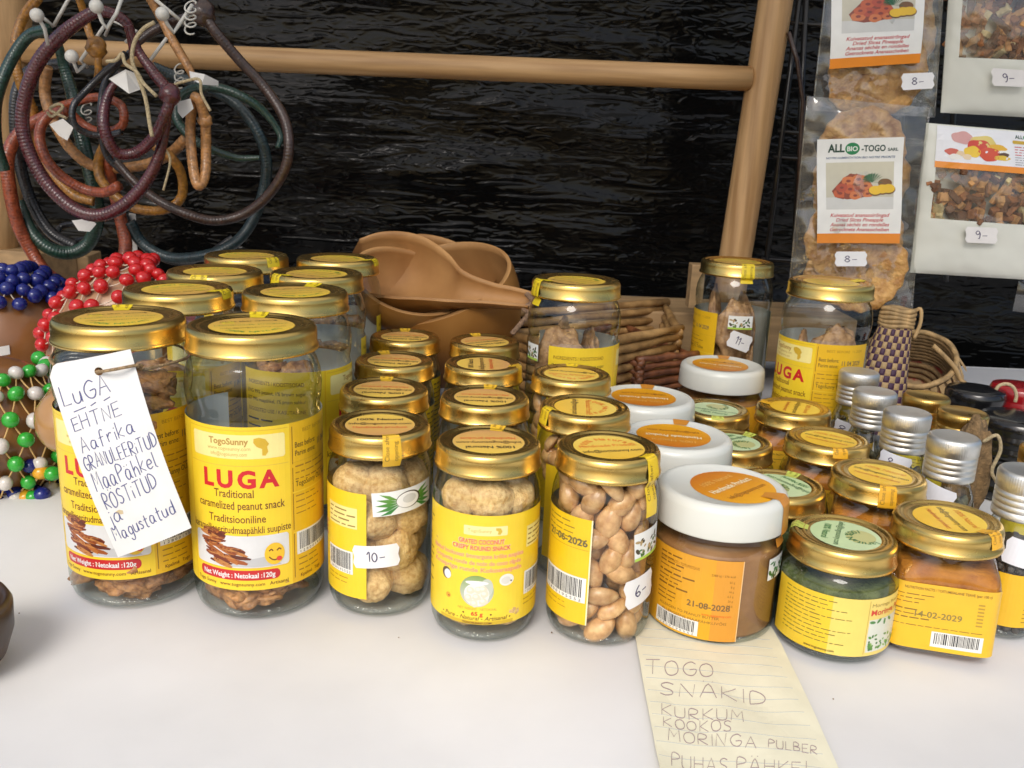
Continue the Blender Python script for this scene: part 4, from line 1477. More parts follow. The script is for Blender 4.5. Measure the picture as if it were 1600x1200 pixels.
# pastes and powders: one mass per jar
def fill_mass(name, label, cat, me, x, y, rz=None):
    o = obj(name, me, None, (x, y, 0), (0, 0, math.atan2(-x, y) if rz is None else rz))
    return tag(o, label, cat, kind='stuff')
BUTTER = pmat('peanut_butter', (.29, .13, .04), rough=.55, vscale=90, bump=.2, bscale=160, col2=(.34, .165, .056), sss=.05)
def fill_prof(k, inset, z0, z1):
    g = [(r - inset, max(z, z0)) for r, z in GP[k] if z <= z1 and z > z0 * .5]
    return [(0, z0)] + [(g[0][0] - .001, z0)] + g + [(g[-1][0], z1), (0, z1 + .0006)]
bm_ = MB().lathe(fill_prof('W', .0009, .0045, .050), seg=60).mesh('peanut_butter', BUTTER)
for i, s in enumerate(W_SPEC):
    fill_mass('peanut_butter', 'brown peanut butter filling the jar ' + ('on the handwritten note', 'directly behind the one on the note', 'with the farther tilted orange sticker', 'that stands apart at the back')[i], 'peanut butter', bm_, *s[:2])
GREEN = pmat('green_powder', (.075, .10, .028), rough=.95, vscale=120, bump=.9, bscale=500, col2=(.15, .18, .06))
def powder_fn(a, z):
    return 1 + .012 * math.sin(3 * a + 1) - .02 * max(0, math.sin(5 * a + z * 300)) * (1 if z > .03 else 0)
gm = MB().lathe([(0, .004), (.0262, .0042), (.0284, .008), (.0285, .034), (.0280, .0375), (.024, .039), (.012, .041), (0, .0395)], seg=60, radial=powder_fn).mesh('green_powder', GREEN)
for i, s in enumerate(G_SPEC):
    fill_mass('green_powder', 'green leaf powder inside the ' + ('front green labelled jar', 'green stickered jar behind the front one', 'green stickered jar wedged beside the second white lid', 'farthest green stickered jar')[i], 'powder', gm, *s[:2])
TURM = pmat('yellow_powder', (.40, .125, .006), rough=.9, vscale=70, bump=.7, bscale=300, col2=(.58, .22, .015))
tm = k_mesh(.0011, (.0045, .008, .02, .03, .04, .0435, .0455, .0475), True).mesh('yellow_powder', TURM)
for i, s in enumerate(K_SPEC):
    fill_mass('yellow_powder', 'yellow ground spice inside the ' + ('front square jar', 'square jar second in its row', 'square jar third in its row', 'farthest square jar')[i], 'spice', tm, *s[:2], KJ[i].rotation_euler.z + rad((12, 8, 10, 6)[i]))
SEED_D = pmat('dark_grains', (.035, .028, .024), rough=.55, var=.5, vscale=300, bump=.8, bscale=300, col2=(.10, .085, .07))
SEED_L = pmat('dried_herb', (.10, .095, .055), rough=.8, var=.5, vscale=160, bump=1, bscale=260, col2=(.28, .25, .15))
def grains(R, z1, seed, big):
    rng = random.Random(seed)
    b = MB()
    if big:
        for k in range(42):
            a, z = rng.uniform(0, 6.28), rng.uniform(.006, z1)
            p = Vector((rng.uniform(.45, .8) * R * math.sin(a), -rng.uniform(.45, .8) * R * math.cos(a), z))
            b.ball(p, .0055, seg=8, rings=6, scale=(.5, .35, 1.5), rot=Matrix.Rotation(rng.uniform(-1.2, 1.2), 3, 'X') @ Matrix.Rotation(rng.uniform(-1, 1), 3, 'Y'), fn=lambda d: 1 + .3 * noise.noise(d * 2 + p * 300))
    else:
        z = .006
        while z < z1:
            for k in range(20):
                a = 2 * math.pi * (k + rng.uniform(-.3, .3)) / 20
                b.ball((R * .88 * math.sin(a), -R * .88 * math.cos(a), z + rng.uniform(-.001, .001)), .0024, seg=7, rings=5)
            z += .0042
        b.lathe([(0, .004), (R * .84, .004), (R * .84, z1), (0, z1)], seg=24)
    return b
fs_dark = grains(.0158, .050, 3, False).mesh('dark_grains', SEED_D)
fs_leaf = grains(.0158, .052, 5, True).mesh('dried_herb', SEED_L)
for i, s in enumerate(S_SPEC):
    dark = i == 4
    fill_mass('dark_grains' if dark else 'dried_herb', ('dried herb in the farthest silver capped bottle', 'dried herb in the second silver capped bottle from the back', 'dried herb in the bottle whose tag reads 8', 'dried herb in the silver capped bottle behind the square jar', 'dark peppery grains in the bottle beside the front square jar')[i], 'grains' if dark else 'herb', fs_dark if dark else fs_leaf, *s[:2])
fq = grains(.0172, .034, 8, True).mesh('dried_herb', SEED_L)
for i, s in enumerate(Q_SPEC):
    fill_mass('dried_herb', 'dried herb inside the gold capped bottle ' + ('in front of the woven pouch', 'beside the black ringed boxes', 'at the edge of the table')[i], 'herb', fq, *s[:2])
# ------------------------------------------------------------------ handwritten tag tied to the first jar
INK = (.09, .095, .24)
YT = .413
P0, P1, P2, P3 = at(69, 572, YT), at(201, 547, YT), at(182, 873, YT), at(297, 827, YT)
e1, e2 = (P1 - P0).normalized(), (P2 - P0).normalized()
w_mm, h_mm = (P1 - P0).length * 1000, (P2 - P0).length * 1000
def tag_fn(u, v, o):
    a, b = u / w_mm, v / h_mm
    p = P0 * ((1 - a) * (1 - b)) + P1 * (a * (1 - b)) + P2 * ((1 - a) * b) + P3 * (a * b)
    bow = .0035 * math.sin(math.pi * min(1, max(0, v / h_mm))) - .0022 * ((u / w_mm) - .5) ** 2 * 4
    return (p.x, p.y - bow - o * 1.5, p.z)
tg = thing('paper_tag', 'long white paper tag with handwritten words tied to the tall jar', 'tag', P0)
s = Sheet()
hole = [(w_mm * .60 + 2.1 * math.cos(rad(a)), 7.6 + 2.1 * math.sin(rad(a))) for a in range(0, 360, 24)]
outer = [(0, 6), (3.5, 1), (6, 0), (w_mm, 0), (w_mm, h_mm), (0, h_mm)]
tris = tessellate_polygon([[Vector((*p, 0)) for p in outer], [Vector((*p, 0)) for p in hole]])
pp = outer + hole
s.raw(pp, [list(t) for t in tris], (.80, .80, .78), 0)
def tline(text, u0, v0, width, hh, slope=-.01, seed=1, w=.44):
    s.hand(text, lambda a, b: (u0 + a, v0 - b + a * slope), hh, w, INK, 1.5, width=width, rng=random.Random(seed))
# (down the tag is +v)
tline('LuGA', 3.2, 21.6, 25, 9.5, -.10, 1, .5)
for a, b, c in ((7, 24.6, 14), (16.5, 23.4, 19.5), (23.5, 22.4, 27)):
    s.stroke([(a, b), (c, b - 1.2)], .45, INK, 1.5, 0)
tline('EHTNE', 4, 34.6, 26, 7.2, -.12, 2)
tline('Aafrika', 4.5, 45.5, 29, 8, -.12, 3)
tline('GRANULEERiTUD', 3, 54.5, w_mm - 4, 7.2, -.05, 4)
tline('MaaPähkel', 4.2, 66.5, 34, 9.5, -.10, 5)
tline('RÖSTiTUD', 5.5, 77, 29, 8.4, -.10, 6)
tline('ja', 4, 85, 8, 8.5, -.1, 7)
tline('Magustatud', 3, 94.5, 35, 8, -.10, 8)
s.ell(11.5, 80, 2.0, 1.2, (.62, .50, .30), 1.2, rot=.3, wob=.08)
me = s.bake('card', lambda u, v, o: Vector(tag_fn(u, v, o)) - P0, step=3, zstep=6, mat=MATTE)
# paper needs a thickness: a back face sheet just behind
card = obj('card', me, tg)
md = card.modifiers.new('thick', 'SOLIDIFY')
md.thickness, md.offset = .0004, 0
TWINE = pmat('twine', (.34, .23, .12), rough=.9, var=.3, vscale=500, bump=.8, bscale=900)
jx, jy = L_SPEC[0][:2]
pts = [Vector(tag_fn(w_mm * .60, 7.6, 0)) + Vector((0, .0012, 0)), Vector(tag_fn(w_mm * .60, 7.6, .0012))]
pts += [at(180, 577, .4085), at(220, 570, .416)]
ring = []
for k in range(0, 300, 20):
    a = rad(38 + k)
    ring.append(Vector((jx + .0337 * math.sin(a), jy - .0337 * math.cos(a), .1300 + .0006 * math.sin(k))))
tw = MB().tube([p - P0 for p in smooth_path(pts + ring, 4)], .0008, seg=8).mesh('twine', TWINE)
obj('twine', tw, tg)

# ------------------------------------------------------------------ lined note under the peanut butter jar
s = Sheet()
PEN = (.33, .25, .25)
quad = [(985, 935), (1150, 905), (1208, 985), (1222, 1010), (1338, 1262), (1052, 1262), (1030, 1205), (996, 1018)]
NOTEC = (.76, .73, .56)
s.poly(quad, NOTEC, 0)
for i in range(16):
    y0 = 985 + i * 13.8 + i * i * .42
    xl = 1000 + max(0, (y0 - 1000)) * .16
    xr = 1205 + max(0, (y0 - 990)) * .47
    s.stroke([(xl - 1, y0 - 4), ((xl + xr) / 2, y0 + 6), (xr - 2, y0 + 16)], .8, (.52, .53, .50), 1, 3)
def nline(text, x, y, w, h, slope, seed, wd=1.15, lean=0.0):
    s.hand(text, lambda a, b: (x + a - b * lean, y - b + a * slope), h, wd, PEN, 2, width=w, rng=random.Random(seed))
nline('TOGO', 1010, 1056, 104, 21, .04, 21)
nline('SNÄKID', 1030, 1085, 164, 20, .11, 22)
nline('KURKUM', 1033, 1120, 128, 17, .10, 23, 1.05)
nline('KOOKOS', 1036, 1138, 106, 15, .10, 24, 1.05)
nline('MORINGA', 1044, 1160, 136, 17, .10, 25, 1.05)
nline('PULBER', 1200, 1172, 76, 13, .14, 26, .95)
nline('PUHAS', 1049, 1200, 88, 20, .10, 27, 1.05)
nline('PÄHKEL', 1152, 1206, 120, 20, .08, 28, 1.05)
def note_fn(u, v, o):
    p = atz(u, v, .0016)
    z = .0016 + .0020 * noise.noise(Vector((p.x * 40, p.y * 22, 2))) + .0009 * abs(noise.noise(Vector((p.x * 22 + p.y * 26, 5, p.y * 8)))) + .0009 * max(0, math.sin(p.x * 90 + p.y * 50)) * min(1, max(0, (.42 - p.y) * 20))
    return (p.x, p.y, z + o * 1.2)
nm = s.bake('lined_note', note_fn, step=8, zstep=8, mat=MATTE)
no = obj('lined_note', nm)
md = no.modifiers.new('thick', 'SOLIDIFY')
md.thickness, md.offset = .0002, -1
tag(no, 'yellowish lined paper note with handwritten list under the peanut butter jar', 'note')

# ------------------------------------------------------------------ leather cords hanging on the stand
def leather(name, col, rough=.38):
    return pmat(name, col, rough=rough, var=.35, vscale=260, bump=.35, bscale=520, coat=.55, rvar=.08)
LEA = {'wine': leather('wine_leather', (.075, .012, .016), .24), 'brown': leather('dark_brown_leather', (.045, .022, .015), .36), 'rust': leather('rust_leather', (.30, .062, .02), .36), 'green': leather('green_leather', (.012, .045, .030), .30),
       'teal': leather('teal_leather', (.015, .035, .040), .34), 'black': leather('black_leather', (.014, .014, .016), .30), 'tan': leather('tan_leather', (.42, .20, .065), .45), 'ochre': leather('ochre_leather', (.36, .155, .018), .42)}
def Z(pts):
    """zoomed photograph coordinates -> pixels"""
    return [(x / 2.858, y / 2.858) for x, y in pts]
STRAPS = {}
def cord(label, mat, pts, Y, w, name='leather_cord', n=7, dy=None, knots=(), taper=None, closed=False, ribs=True):
    px = Z(pts)
    P = []
    for i, (x, y) in enumerate(px):
        yy = Y + (dy[i] if dy else .006 * math.sin(i * 1.3))
        P.append(at(x, y, yy))
    base = P[0].copy()
    path = smooth_path([p - base for p in P], n, closed)
    # resample evenly so that the wrapped ribs are regular
    L = [0]
    for a, b in zip(path, path[1:]):
        L.append(L[-1] + (b - a).length)
    step = .0007
    cnt = max(8, int(L[-1] / step))
    pts2, j = [], 0
    for k in range(cnt + 1):
        t = L[-1] * k / cnt
        while j < len(L) - 2 and L[j + 1] < t:
            j += 1
        f = (t - L[j]) / max(L[j + 1] - L[j], 1e-9)
        pts2.append(path[j].lerp(path[j + 1], f))
    r0 = w / 2.858 / F_PX * Y * .55
    rs = []
    for k in range(cnt + 1):
        u = k / cnt
        r = r0
        if taper:
            r *= taper[0] + (taper[1] - taper[0]) * min(1, math.sin(math.pi * u) * 1.6)
        if ribs:
            r *= 1 + (.016 if k % 4 in (0, 1) else -.016)
        rs.append(r)
    o = thing(name, label, 'cord', base, group='leather cords and bangles on the stand')
    obj('strap', MB().tube(pts2, rs, seg=12, closed=False).mesh('strap', LEA[mat]), o)
    for i, kr in knots:
        obj('knot', MB().ball(P[i] - base, kr, seg=16, rings=10, scale=(1, .9, 1.05), fn=lambda d: 1 + .08 * math.sin(d.x * 5 + d.z * 7)).mesh('knot', LEA[mat]), o)
    return o
Yc = .80
cord('thick wine red leather ring, largest of the bunch and nearest', 'wine', [(600, 250), (575, 120), (520, 70), (440, 50), (360, 90), (260, 170), (170, 280), (115, 420), (100, 560), (135, 690), (210, 820), (320, 925), (430, 962), (540, 925), (640, 830), (705, 710), (740, 560), (745, 470)], Yc - .03, 52, dy=[-.004 * i if i < 4 else -.012 for i in range(18)], taper=(.62, 1.0))
cord('wine red leather loop with a round knot hanging inside the largest ring', 'wine', [(575, 110), (620, 230), (690, 330), (758, 425), (735, 520), (690, 610), (610, 680), (530, 685), (480, 620), (462, 530), (485, 420), (545, 330)], Yc - .055, 44, taper=(.6, 1.0), knots=((3, .0085),))
cord('dark brown leather cord with a knob, drooping widest over the black sheet', 'brown', [(600, 200), (700, 130), (840, 75), (905, 60), (960, 140), (1070, 270), (1180, 390), (1265, 520), (1290, 640), (1270, 760), (1190, 880), (1080, 960), (950, 985), (820, 950), (700, 890), (600, 810), (520, 720)], Yc, 40, knots=((3, .0105),), taper=(.75, 1.0))
cord('rust red leather ring, largest of the rusty ones, reaching down to the beads', 'rust', [(300, 480), (200, 520), (90, 590), (35, 700), (45, 850), (80, 1000), (140, 1120), (220, 1230), (360, 1290), (500, 1250), (560, 1120), (540, 980), (500, 820), (480, 700)], Yc + .035, 52, taper=(.8, 1.0))
cord('small bright rust leather loop with a white price tag', 'rust', [(300, 500), (235, 505), (185, 560), (180, 640), (220, 730), (300, 805), (390, 850), (470, 858), (530, 830)], Yc - .01, 40)
cord('rust leather strand crossing behind the wine red loop', 'rust', [(270, 475), (340, 455), (440, 435), (540, 470), (545, 560), (460, 590), (380, 560), (310, 500)], Yc + .02, 34)
cord('dark green leather ring hanging at the outer edge of the bunch', 'green', [(215, 130), (130, 160), (60, 250), (10, 360), (-20, 480), (-15, 640), (20, 760)], Yc - .01, 44)
cord('dark green leather ring with a shiny bottom above the wooden block', 'green', [(260, 200), (290, 310), (330, 450), (370, 640), (410, 800), (435, 960), (400, 1080), (320, 1128), (220, 1110), (140, 1030), (90, 900)], Yc + .05, 56, taper=(.6, 1.0))
cord('black leather ring seen between the wine ring and the wooden post', 'black', [(330, 290), (230, 290), (130, 320), (75, 420), (70, 580), (95, 760), (150, 920), (230, 1040), (340, 1100)], Yc + .06, 46)
cord('black leather loop with spiral wrap in the middle of the bunch', 'black', [(560, 240), (470, 320), (390, 400), (330, 470), (330, 550), (390, 595), (470, 605), (540, 590)], Yc - .035, 26)
cord('thin black leather cord running beside the small wine red loop', 'black', [(600, 220), (520, 290), (470, 370), (450, 470), (450, 590), (480, 700), (560, 780), (620, 860)], Yc + .005, 26)
cord('teal leather ring drooping behind the brown cord', 'teal', [(680, 300), (780, 340), (920, 390), (1060, 470), (1150, 590), (1190, 720), (1175, 860), (1120, 1000), (1040, 1090), (920, 1140), (760, 1150), (640, 1090), (580, 990)], Yc + .04, 44)
cord('green leather ring whose tapered ends meet under the folded price tag', 'green', [(1240, 660), (1250, 600), (1180, 500), (1080, 430), (960, 390), (850, 400), (800, 450), (790, 530), (850, 610), (950, 670), (1060, 705), (1160, 705)], Yc + .01, 36, taper=(.55, 1.0))
cord('light tan leather strap hanging straight down over the crossbar', 'tan', [(660, -20), (720, 80), (770, 180), (830, 280), (860, 340)], Yc - .01, 36, taper=(.8, 1.0))
cord('tan leather bangle standing on edge with a carved knob', 'tan', [(860, 450), (850, 560), (855, 680), (870, 790), (890, 830), (915, 780), (920, 660), (915, 540), (890, 450), (860, 430)], Yc - .03, 40, knots=((7, .006),))
cord('pale tan leather ring partly hidden behind the rust loop', 'tan', [(210, 300), (200, 400), (215, 480), (260, 580), (330, 680), (430, 745), (600, 745), (740, 700), (830, 620)], Yc + .03, 42)
cord('ochre leather cord with a round knot hanging from the top', 'ochre', [(350, -20), (375, 60), (400, 150), (430, 215), (440, 300), (435, 360)], Yc - .015, 28, knots=((3, .0085),))
cord('ochre leather ring at the upper corner beside the post', 'ochre', [(170, -10), (110, 70), (75, 160), (70, 270), (95, 380), (150, 500), (160, 620), (220, 760), (330, 870), (420, 900)], Yc + .045, 38)
cord('ochre leather bangle low in the middle of the bunch', 'ochre', [(470, 640), (440, 720), (450, 800), (520, 880), (620, 935), (740, 935), (810, 880), (810, 780), (760, 700), (660, 630)], Yc + .02, 38)
cord('thin black cord reaching down behind the red beads', 'black', [(250, 1040), (280, 1010), (360, 1000), (420, 1010), (400, 1060), (310, 1080), (260, 1060)], Yc + .075, 26)
cord('thin black leather cord trailing to the back row of jars', 'black', [(560, 960), (600, 1060), (680, 1130), (780, 1170), (900, 1150), (1040, 1060)], Yc + .065, 26)

# price tags and twine on the cords
def loose_tag(label, zpts, Y, col=(.78, .77, .74), dy=None):
    px = Z(zpts)
    P = [at(x, y, Y + (dy[i] if dy else 0)) for i, (x, y) in enumerate(px)]
    b = P[0].copy()
    m = MB().add([p - b for p in P] + [p - b + Vector((0, .0005, 0)) for p in P], [list(range(len(P)))[::-1], [i + len(P) for i in range(len(P))]] + [[i, (i + 1) % len(P), (i + 1) % len(P) + len(P), i + len(P)] for i in range(len(P))], smooth=False)
    return tag(obj('price_tag', m.mesh('price_tag', pmat('tag_paper', (.74, .72, .68), rough=.7, var=.03, vscale=80)), loc=b), label, 'tag', 'paper tags on the leather cords')
loose_tag('pinkish white paper tag tied to the wine red loop', [(485, 352), (560, 310), (625, 335), (625, 400), (575, 418)], Yc - .075, dy=[0, .004, .01, .01, 0])
loose_tag('white paper tag hanging inside the small rust loop', [(220, 555), (280, 530), (328, 570), (300, 628), (262, 605)], Yc - .03)
loose_tag('folded cream paper tag at the tips of the green ring', [(845, 318), (915, 332), (975, 362), (975, 382), (900, 378), (850, 350)], Yc - .03, dy=[0, 0, .012, .012, -.004, -.004])
loose_tag('small bluish paper tag beside the standing tan bangle', [(792, 455), (850, 440), (864, 485), (815, 528), (793, 500)], Yc - .045)
loose_tag('pale paper tag under the bottom of the largest wine ring', [(320, 985), (400, 975), (430, 1000), (400, 1035), (350, 1030)], Yc - .0)
loose_tag('slim white paper tag behind the rust strand above the red beads', [(575, 950), (605, 955), (615, 1150), (590, 1150)], Yc + .07)
TW2 = pmat('pale_twine', (.52, .42, .25), rough=.9, var=.2, vscale=600, bump=.8, bscale=900)
def string(label, zpts, Y, w=.0011, closed=False):
    P = [at(x, y, Y) for x, y in Z(zpts)]
    b = P[0].copy()
    return tag(obj('twine', MB().tube([p - b for p in smooth_path(P, 6)], w, seg=7).mesh('twine', TW2), loc=b), label, 'string', 'twine ties on the leather cords')
string('pale twine tied round the wine ring with long hanging ends', [(690, 100), (640, 130), (600, 190), (590, 270), (615, 340), (650, 440), (670, 560), (680, 610)], Yc - .075, .0016)
string('pale twine bow with frayed ends in the middle of the bunch', [(475, 275), (520, 268), (545, 240), (560, 285), (610, 320), (640, 370), (700, 430)], Yc - .078, .0014)
string('pale twine holding the folded cream tag', [(765, 385), (820, 365), (890, 355), (900, 420), (940, 495)], Yc - .05, .0012)
string('pale twine ends dangling by the ochre bangle', [(745, 560), (735, 650), (760, 720), (730, 850)], Yc - .04, .0010)
string('pale twine knot on the small rust loop', [(210, 500), (235, 520), (280, 480), (260, 465), (225, 490), (300, 530)], Yc - .022, .0013)

# white wire hooks with round tips that carry the cords
WIRE = pmat('white_wire', (.62, .60, .54), rough=.4, var=.06, vscale=80)
def hook(label, zpts, tip, Y):
    P = [at(x, y, Y + .02 * (i / len(zpts)) - .02) for i, (x, y) in enumerate(Z(zpts))]
    b = P[0].copy()
    o = thing('wire_hook', label, 'hook', b, group='white wire hooks of the display')
    obj('wire', MB().tube([p - b for p in P], .0015, seg=7).mesh('wire', WIRE), o)
    if tip:
        obj('tip', MB().ball((0, 0, 0), .0052, seg=14, rings=10).mesh('tip', WIRE), o)
hook('white wire hook with ball tip over the green ring at the outer edge', [(165, 68), (200, 130), (215, 200)], True, Yc - .045)
hook('white wire hook with ball tip over the top of the largest wine ring', [(430, 28), (455, 95), (475, 130), (520, 60), (545, -10)], True, Yc - .06)
hook('white wire hook with ball tip below the crossbar', [(320, 252), (345, 320), (380, 290)], True, Yc - .03)
hook('white wire hook with ball tip beside the brown knob', [(725, 62), (745, 105), (775, 145), (800, 110), (860, 20)], True, Yc - .045)
for i, (lb, pts) in enumerate((('white wire rod slanting above the wine ring', [(310, -10), (240, 115)]), ('white wire rod slanting below the crossbar by the ochre knot', [(470, 110), (360, 270), (390, 300)]), ('white wire rod behind the wine loop over the crossbar', [(690, -5), (830, 110)]),
                              ('white wire rod pair crossing the crossbar', [(745, 170), (670, 270), (690, 300)]), ('white wire rod above the outer green ring', [(150, 40), (240, 120)]), ('white wire zigzag behind the ochre knot', [(560, 190), (610, 140), (500, 90), (470, 160)]))):
    hook(lb, pts, False, Yc + .01)
def coil(label, zc, n, r, Y):
    pts = []
    for k in range(n * 14):
        a = 2 * math.pi * k / 14
        c = at(zc[0] / 2.858, (zc[1] + k * 2.3) / 2.858, Y)
        pts.append(c + Vector((r * math.cos(a), .004 * math.sin(a), r * .8 * math.sin(a))))
    b = pts[0].copy()
    tag(obj('wire_earring', MB().tube([p - b for p in pts], .0007, seg=6).mesh('wire_earring', WIRE), loc=b), label, 'earring', 'coiled wire earrings')
coil('pale coiled wire earring hanging beside the brown knob', (850, 14), 4, .0042, Yc - .05)
coil('pale coiled wire earring dangling below the ochre strap', (800, 290), 3, .0036, Yc - .0)
coil('pale coiled wire earring deep inside the bunch of cords', (385, 470), 3, .0045, Yc + .05)

# wooden blocks below the cords
c = at(46, 418, .93)
tag(obj('wooden_block', MB().box((0, 0, 0), (.062, .05, .048), rot=Matrix.Rotation(rad(-14), 3, 'Z'), bevel=.0015).mesh('wooden_block', WOOD2), loc=(c.x + .006, .93, c.z - .004)), 'square raw wooden block beneath the shiny green ring', 'block')
c = at(112, 422, .97)
tag(obj('wooden_block', MB().box((0, 0, 0), (.05, .05, .045), rot=Matrix.Rotation(rad(10), 3, 'Z'), bevel=.0015).mesh('wooden_block', WOOD2), loc=(c.x, .97, c.z - .004)), 'raw wooden block in the shade behind the rusty ring', 'block')
c = at(55, 520, .98)
tag(obj('wooden_crate', MB().box((0, 0, c.z * .5), (.24, .10, .105), bevel=.002).mesh('wooden_crate', WOOD2), loc=(c.x, 1.0, 0)), 'low wooden crate behind the bead netted gourds', 'crate')

# ------------------------------------------------------------------ gourd rattles with bead nets
GOURD = pmat('gourd_skin', (.17, .065, .018), rough=.28, vscale=16, col2=(.27, .115, .035), bump=.06, bscale=60, coat=.35)
GOURD_P = pmat('pale_gourd_skin', (.46, .26, .14), rough=.4, vscale=16, col2=(.55, .34, .20), bump=.06, bscale=60, coat=.2)
def bead_mat(n, c):
    return pmat(n, c, rough=.22, var=.05, vscale=200, coat=.3)
BEAD = {'red': bead_mat('red_bead', (.56, .012, .014)), 'blue': bead_mat('blue_bead', (.010, .018, .17)), 'green': bead_mat('green_bead', (.03, .36, .035)), 'white': bead_mat('white_bead', (.62, .58, .54)), 'yellow': bead_mat('yellow_bead', (.72, .36, .02))}
NET = pmat('net_cord', (.62, .40, .16), rough=.8, var=.15, vscale=300)
NETW = pmat('pale_net_cord', (.66, .55, .42), rough=.8, var=.15, vscale=300)
def gourd(label, c, R, scale, rot, mat, neck=None):
    o = thing('gourd_rattle', label, 'rattle', c, group='gourd rattles')
    b = MB().ball((0, 0, 0), R, seg=40, rings=28, scale=scale, rot=rot, fn=lambda d: 1 + .03 * noise.noise(d * 1.3))
    obj('gourd_body', b.mesh('gourd_body', mat), o)
    return o
def net(o, R, scale, rows, cols, colour, cordmat, rot, ang=(0, 360), br=.0052, seed=3, sag=.12):
    """beads on a diamond net around the body, rows run from the crown down"""
    rng = random.Random(seed)
    pos = {}
    cols = cols
    for i, (el, cn) in enumerate(rows):
        for k in range(cols + 1):
            a = rad(ang[0] + (ang[1] - ang[0]) * (k + .5 * (i % 2)) / cols)
            e = rad(el + rng.uniform(-3, 3))
            d = Vector((math.cos(e) * math.sin(a), -math.cos(e) * math.cos(a), math.sin(e)))
            p = Vector((d.x * scale[0], d.y * scale[1], d.z * scale[2])) * (R + br * .85 + .0006)
            pos[i, k] = rot @ p
            c = cn[k % len(cn)] if isinstance(cn, (list, tuple)) else cn
            obj('bead', bead_me(c, br * rng.uniform(.92, 1.06)), o, pos[i, k], (rng.uniform(0, 3), rng.uniform(0, 3), 0))
    nb = MB()
    for (i, k), p in pos.items():
        for q in ((i + 1, k), (i + 1, k - 1 + 2 * (i % 2))):
            if q in pos:
                a, b = p, pos[q]
                mid = (a + b) / 2
                nb.tube(smooth_path([a, mid.normalized() * ((a.length + b.length) / 2 - .0015) + Vector((0, 0, -.0012)), b], 4), .00055, seg=6)
    obj('bead_net', nb.mesh('bead_net', cordmat), o)
_bm = {}
def bead_me(c, r):
    key = (c, round(r, 4))
    if key not in _bm:
        _bm[key] = MB().ball((0, 0, 0), round(r, 4), seg=14, rings=10, scale=(1, 1, .88)).mesh('bead', BEAD[c])
    return _bm[key]
I3 = Matrix.Identity(3)
# brown gourd with blue beads on its crown
c = at(14, 535, .80)
g = gourd('brown gourd with a crown of blue beads and a strip of white tape', c, .060, (1.05, 1, 1.1), I3, GOURD)
net(g, .060, (1.05, 1, 1.1), ((70, 'blue'), (59, 'blue'), (49, 'blue'), (40, 'blue')), 16, 'blue', NETW, I3, ang=(-130, 130), br=.0066)
s = Sheet().rect(-16, -4, 16, 4, (.66, .65, .62), 0)
obj('tape', s.bake('tape', lambda u, v, o: Vector((.0638 * math.sin(rad(14) + u * MM / .062), -.0606 * math.cos(rad(14) + u * MM / .062), .004 + v * MM + u * .00016)) * (1 + o * 8), step=3, mat=MATTE), g)
# gourd with green, white and mixed beads on its net, lying in front
c = at(2, 672, .60)
g = gourd('brown gourd in a net of green and white beads, nearest of the gourds', c, .046, (1.0, 1, 1.15), I3, GOURD)
net(g, .046, (1.0, 1, 1.15), ((52, ('green', 'white')), (36, ('green', 'white')), (20, ('green', 'white')), (5, ('green', 'white')), (-10, ('green', 'white')), (-25, ('green', 'white')), (-40, ('white', 'blue'))), 10, 'green', NET, I3, ang=(-30, 140), br=.0054, seed=5)
fr_ = [('blue', 66, 772), ('yellow', 40, 776), ('yellow', 64, 738), ('green', 82, 740), ('blue', 48, 728), ('green', 52, 776), ('yellow', 12, 790), ('blue', 24, 770), ('green', 30, 785), ('blue', 4, 760)]
fb = [at(x, y, .57) - c for _n, x, y in fr_]
for (cn, x, y), p in zip(fr_, fb):
    obj('bead', bead_me(cn, .0056), g, p)
fn_ = MB()
for a, b in zip(fb, fb[1:]):
    if (a - b).length < .05:
        fn_.tube([a, b], .0008, seg=6)
obj('fringe_cord', fn_.mesh('fringe_cord', NET), g)
# gourd neck with rounded end pointing to the viewer, black cord wound on it
c = at(84, 694, .535)
g = thing('gourd_rattle', 'glossy light brown gourd end with a black wound cord, half behind the tagged jar', 'rattle', c, group='gourd rattles')
prof = []
pts, rs = [], []
for k in range(26):
    u = k / 25
    pts.append(Vector((-.012 * u + .004, .055 * u, .036 * u - .002)) * 1.35)
    rs.append(.0210 * math.sqrt(max(0.0004, 1 - ((.30 - u) / .30) ** 2)) if u < .3 else .0210 - .0100 * min(1, (u - .3) / .45) ** .8)
LG = pmat('glossy_gourd', (.37, .185, .06), rough=.2, vscale=20, col2=(.48, .27, .10), bump=.05, bscale=70, coat=.5)
obj('gourd_body', MB().tube(pts, rs, seg=32).mesh('gourd_body', LG), g)
cb = MB()
for k in range(8):
    q = pts[16 + k]
    t = (pts[17 + k] - q).normalized()
    ring = []
    ref = Vector((1, 0, 0)); n1 = (ref - t * ref.dot(t)).normalized(); n2 = t.cross(n1)
    for m_ in range(20):
        a = 2 * math.pi * m_ / 20
        ring.append(q + (n1 * math.cos(a) + n2 * math.sin(a)) * (.0150))
    cb.tube(ring, .0028, seg=7, closed=True)
obj('cord_winding', cb.mesh('cord_winding', LEA['black']), g)
# pale gourd under the red bead net
c = at(180, 528, .735)
rt = Matrix.Rotation(rad(38), 3, 'Y')
g = gourd('pale gourd in a net of red beads behind the tagged jar', c, .047, (1.0, .95, 1.45), rt, GOURD_P)
net(g, .047, (1.0, .95, 1.45), ((74, 'red'), (61, 'red'), (49, 'red'), (37, 'red'), (25, 'red'), (13, 'red'), (1, 'red'), (-11, 'red'), (-24, 'red')), 10, 'red', NETW, rt, ang=(-115, 115), br=.0060, seed=8)

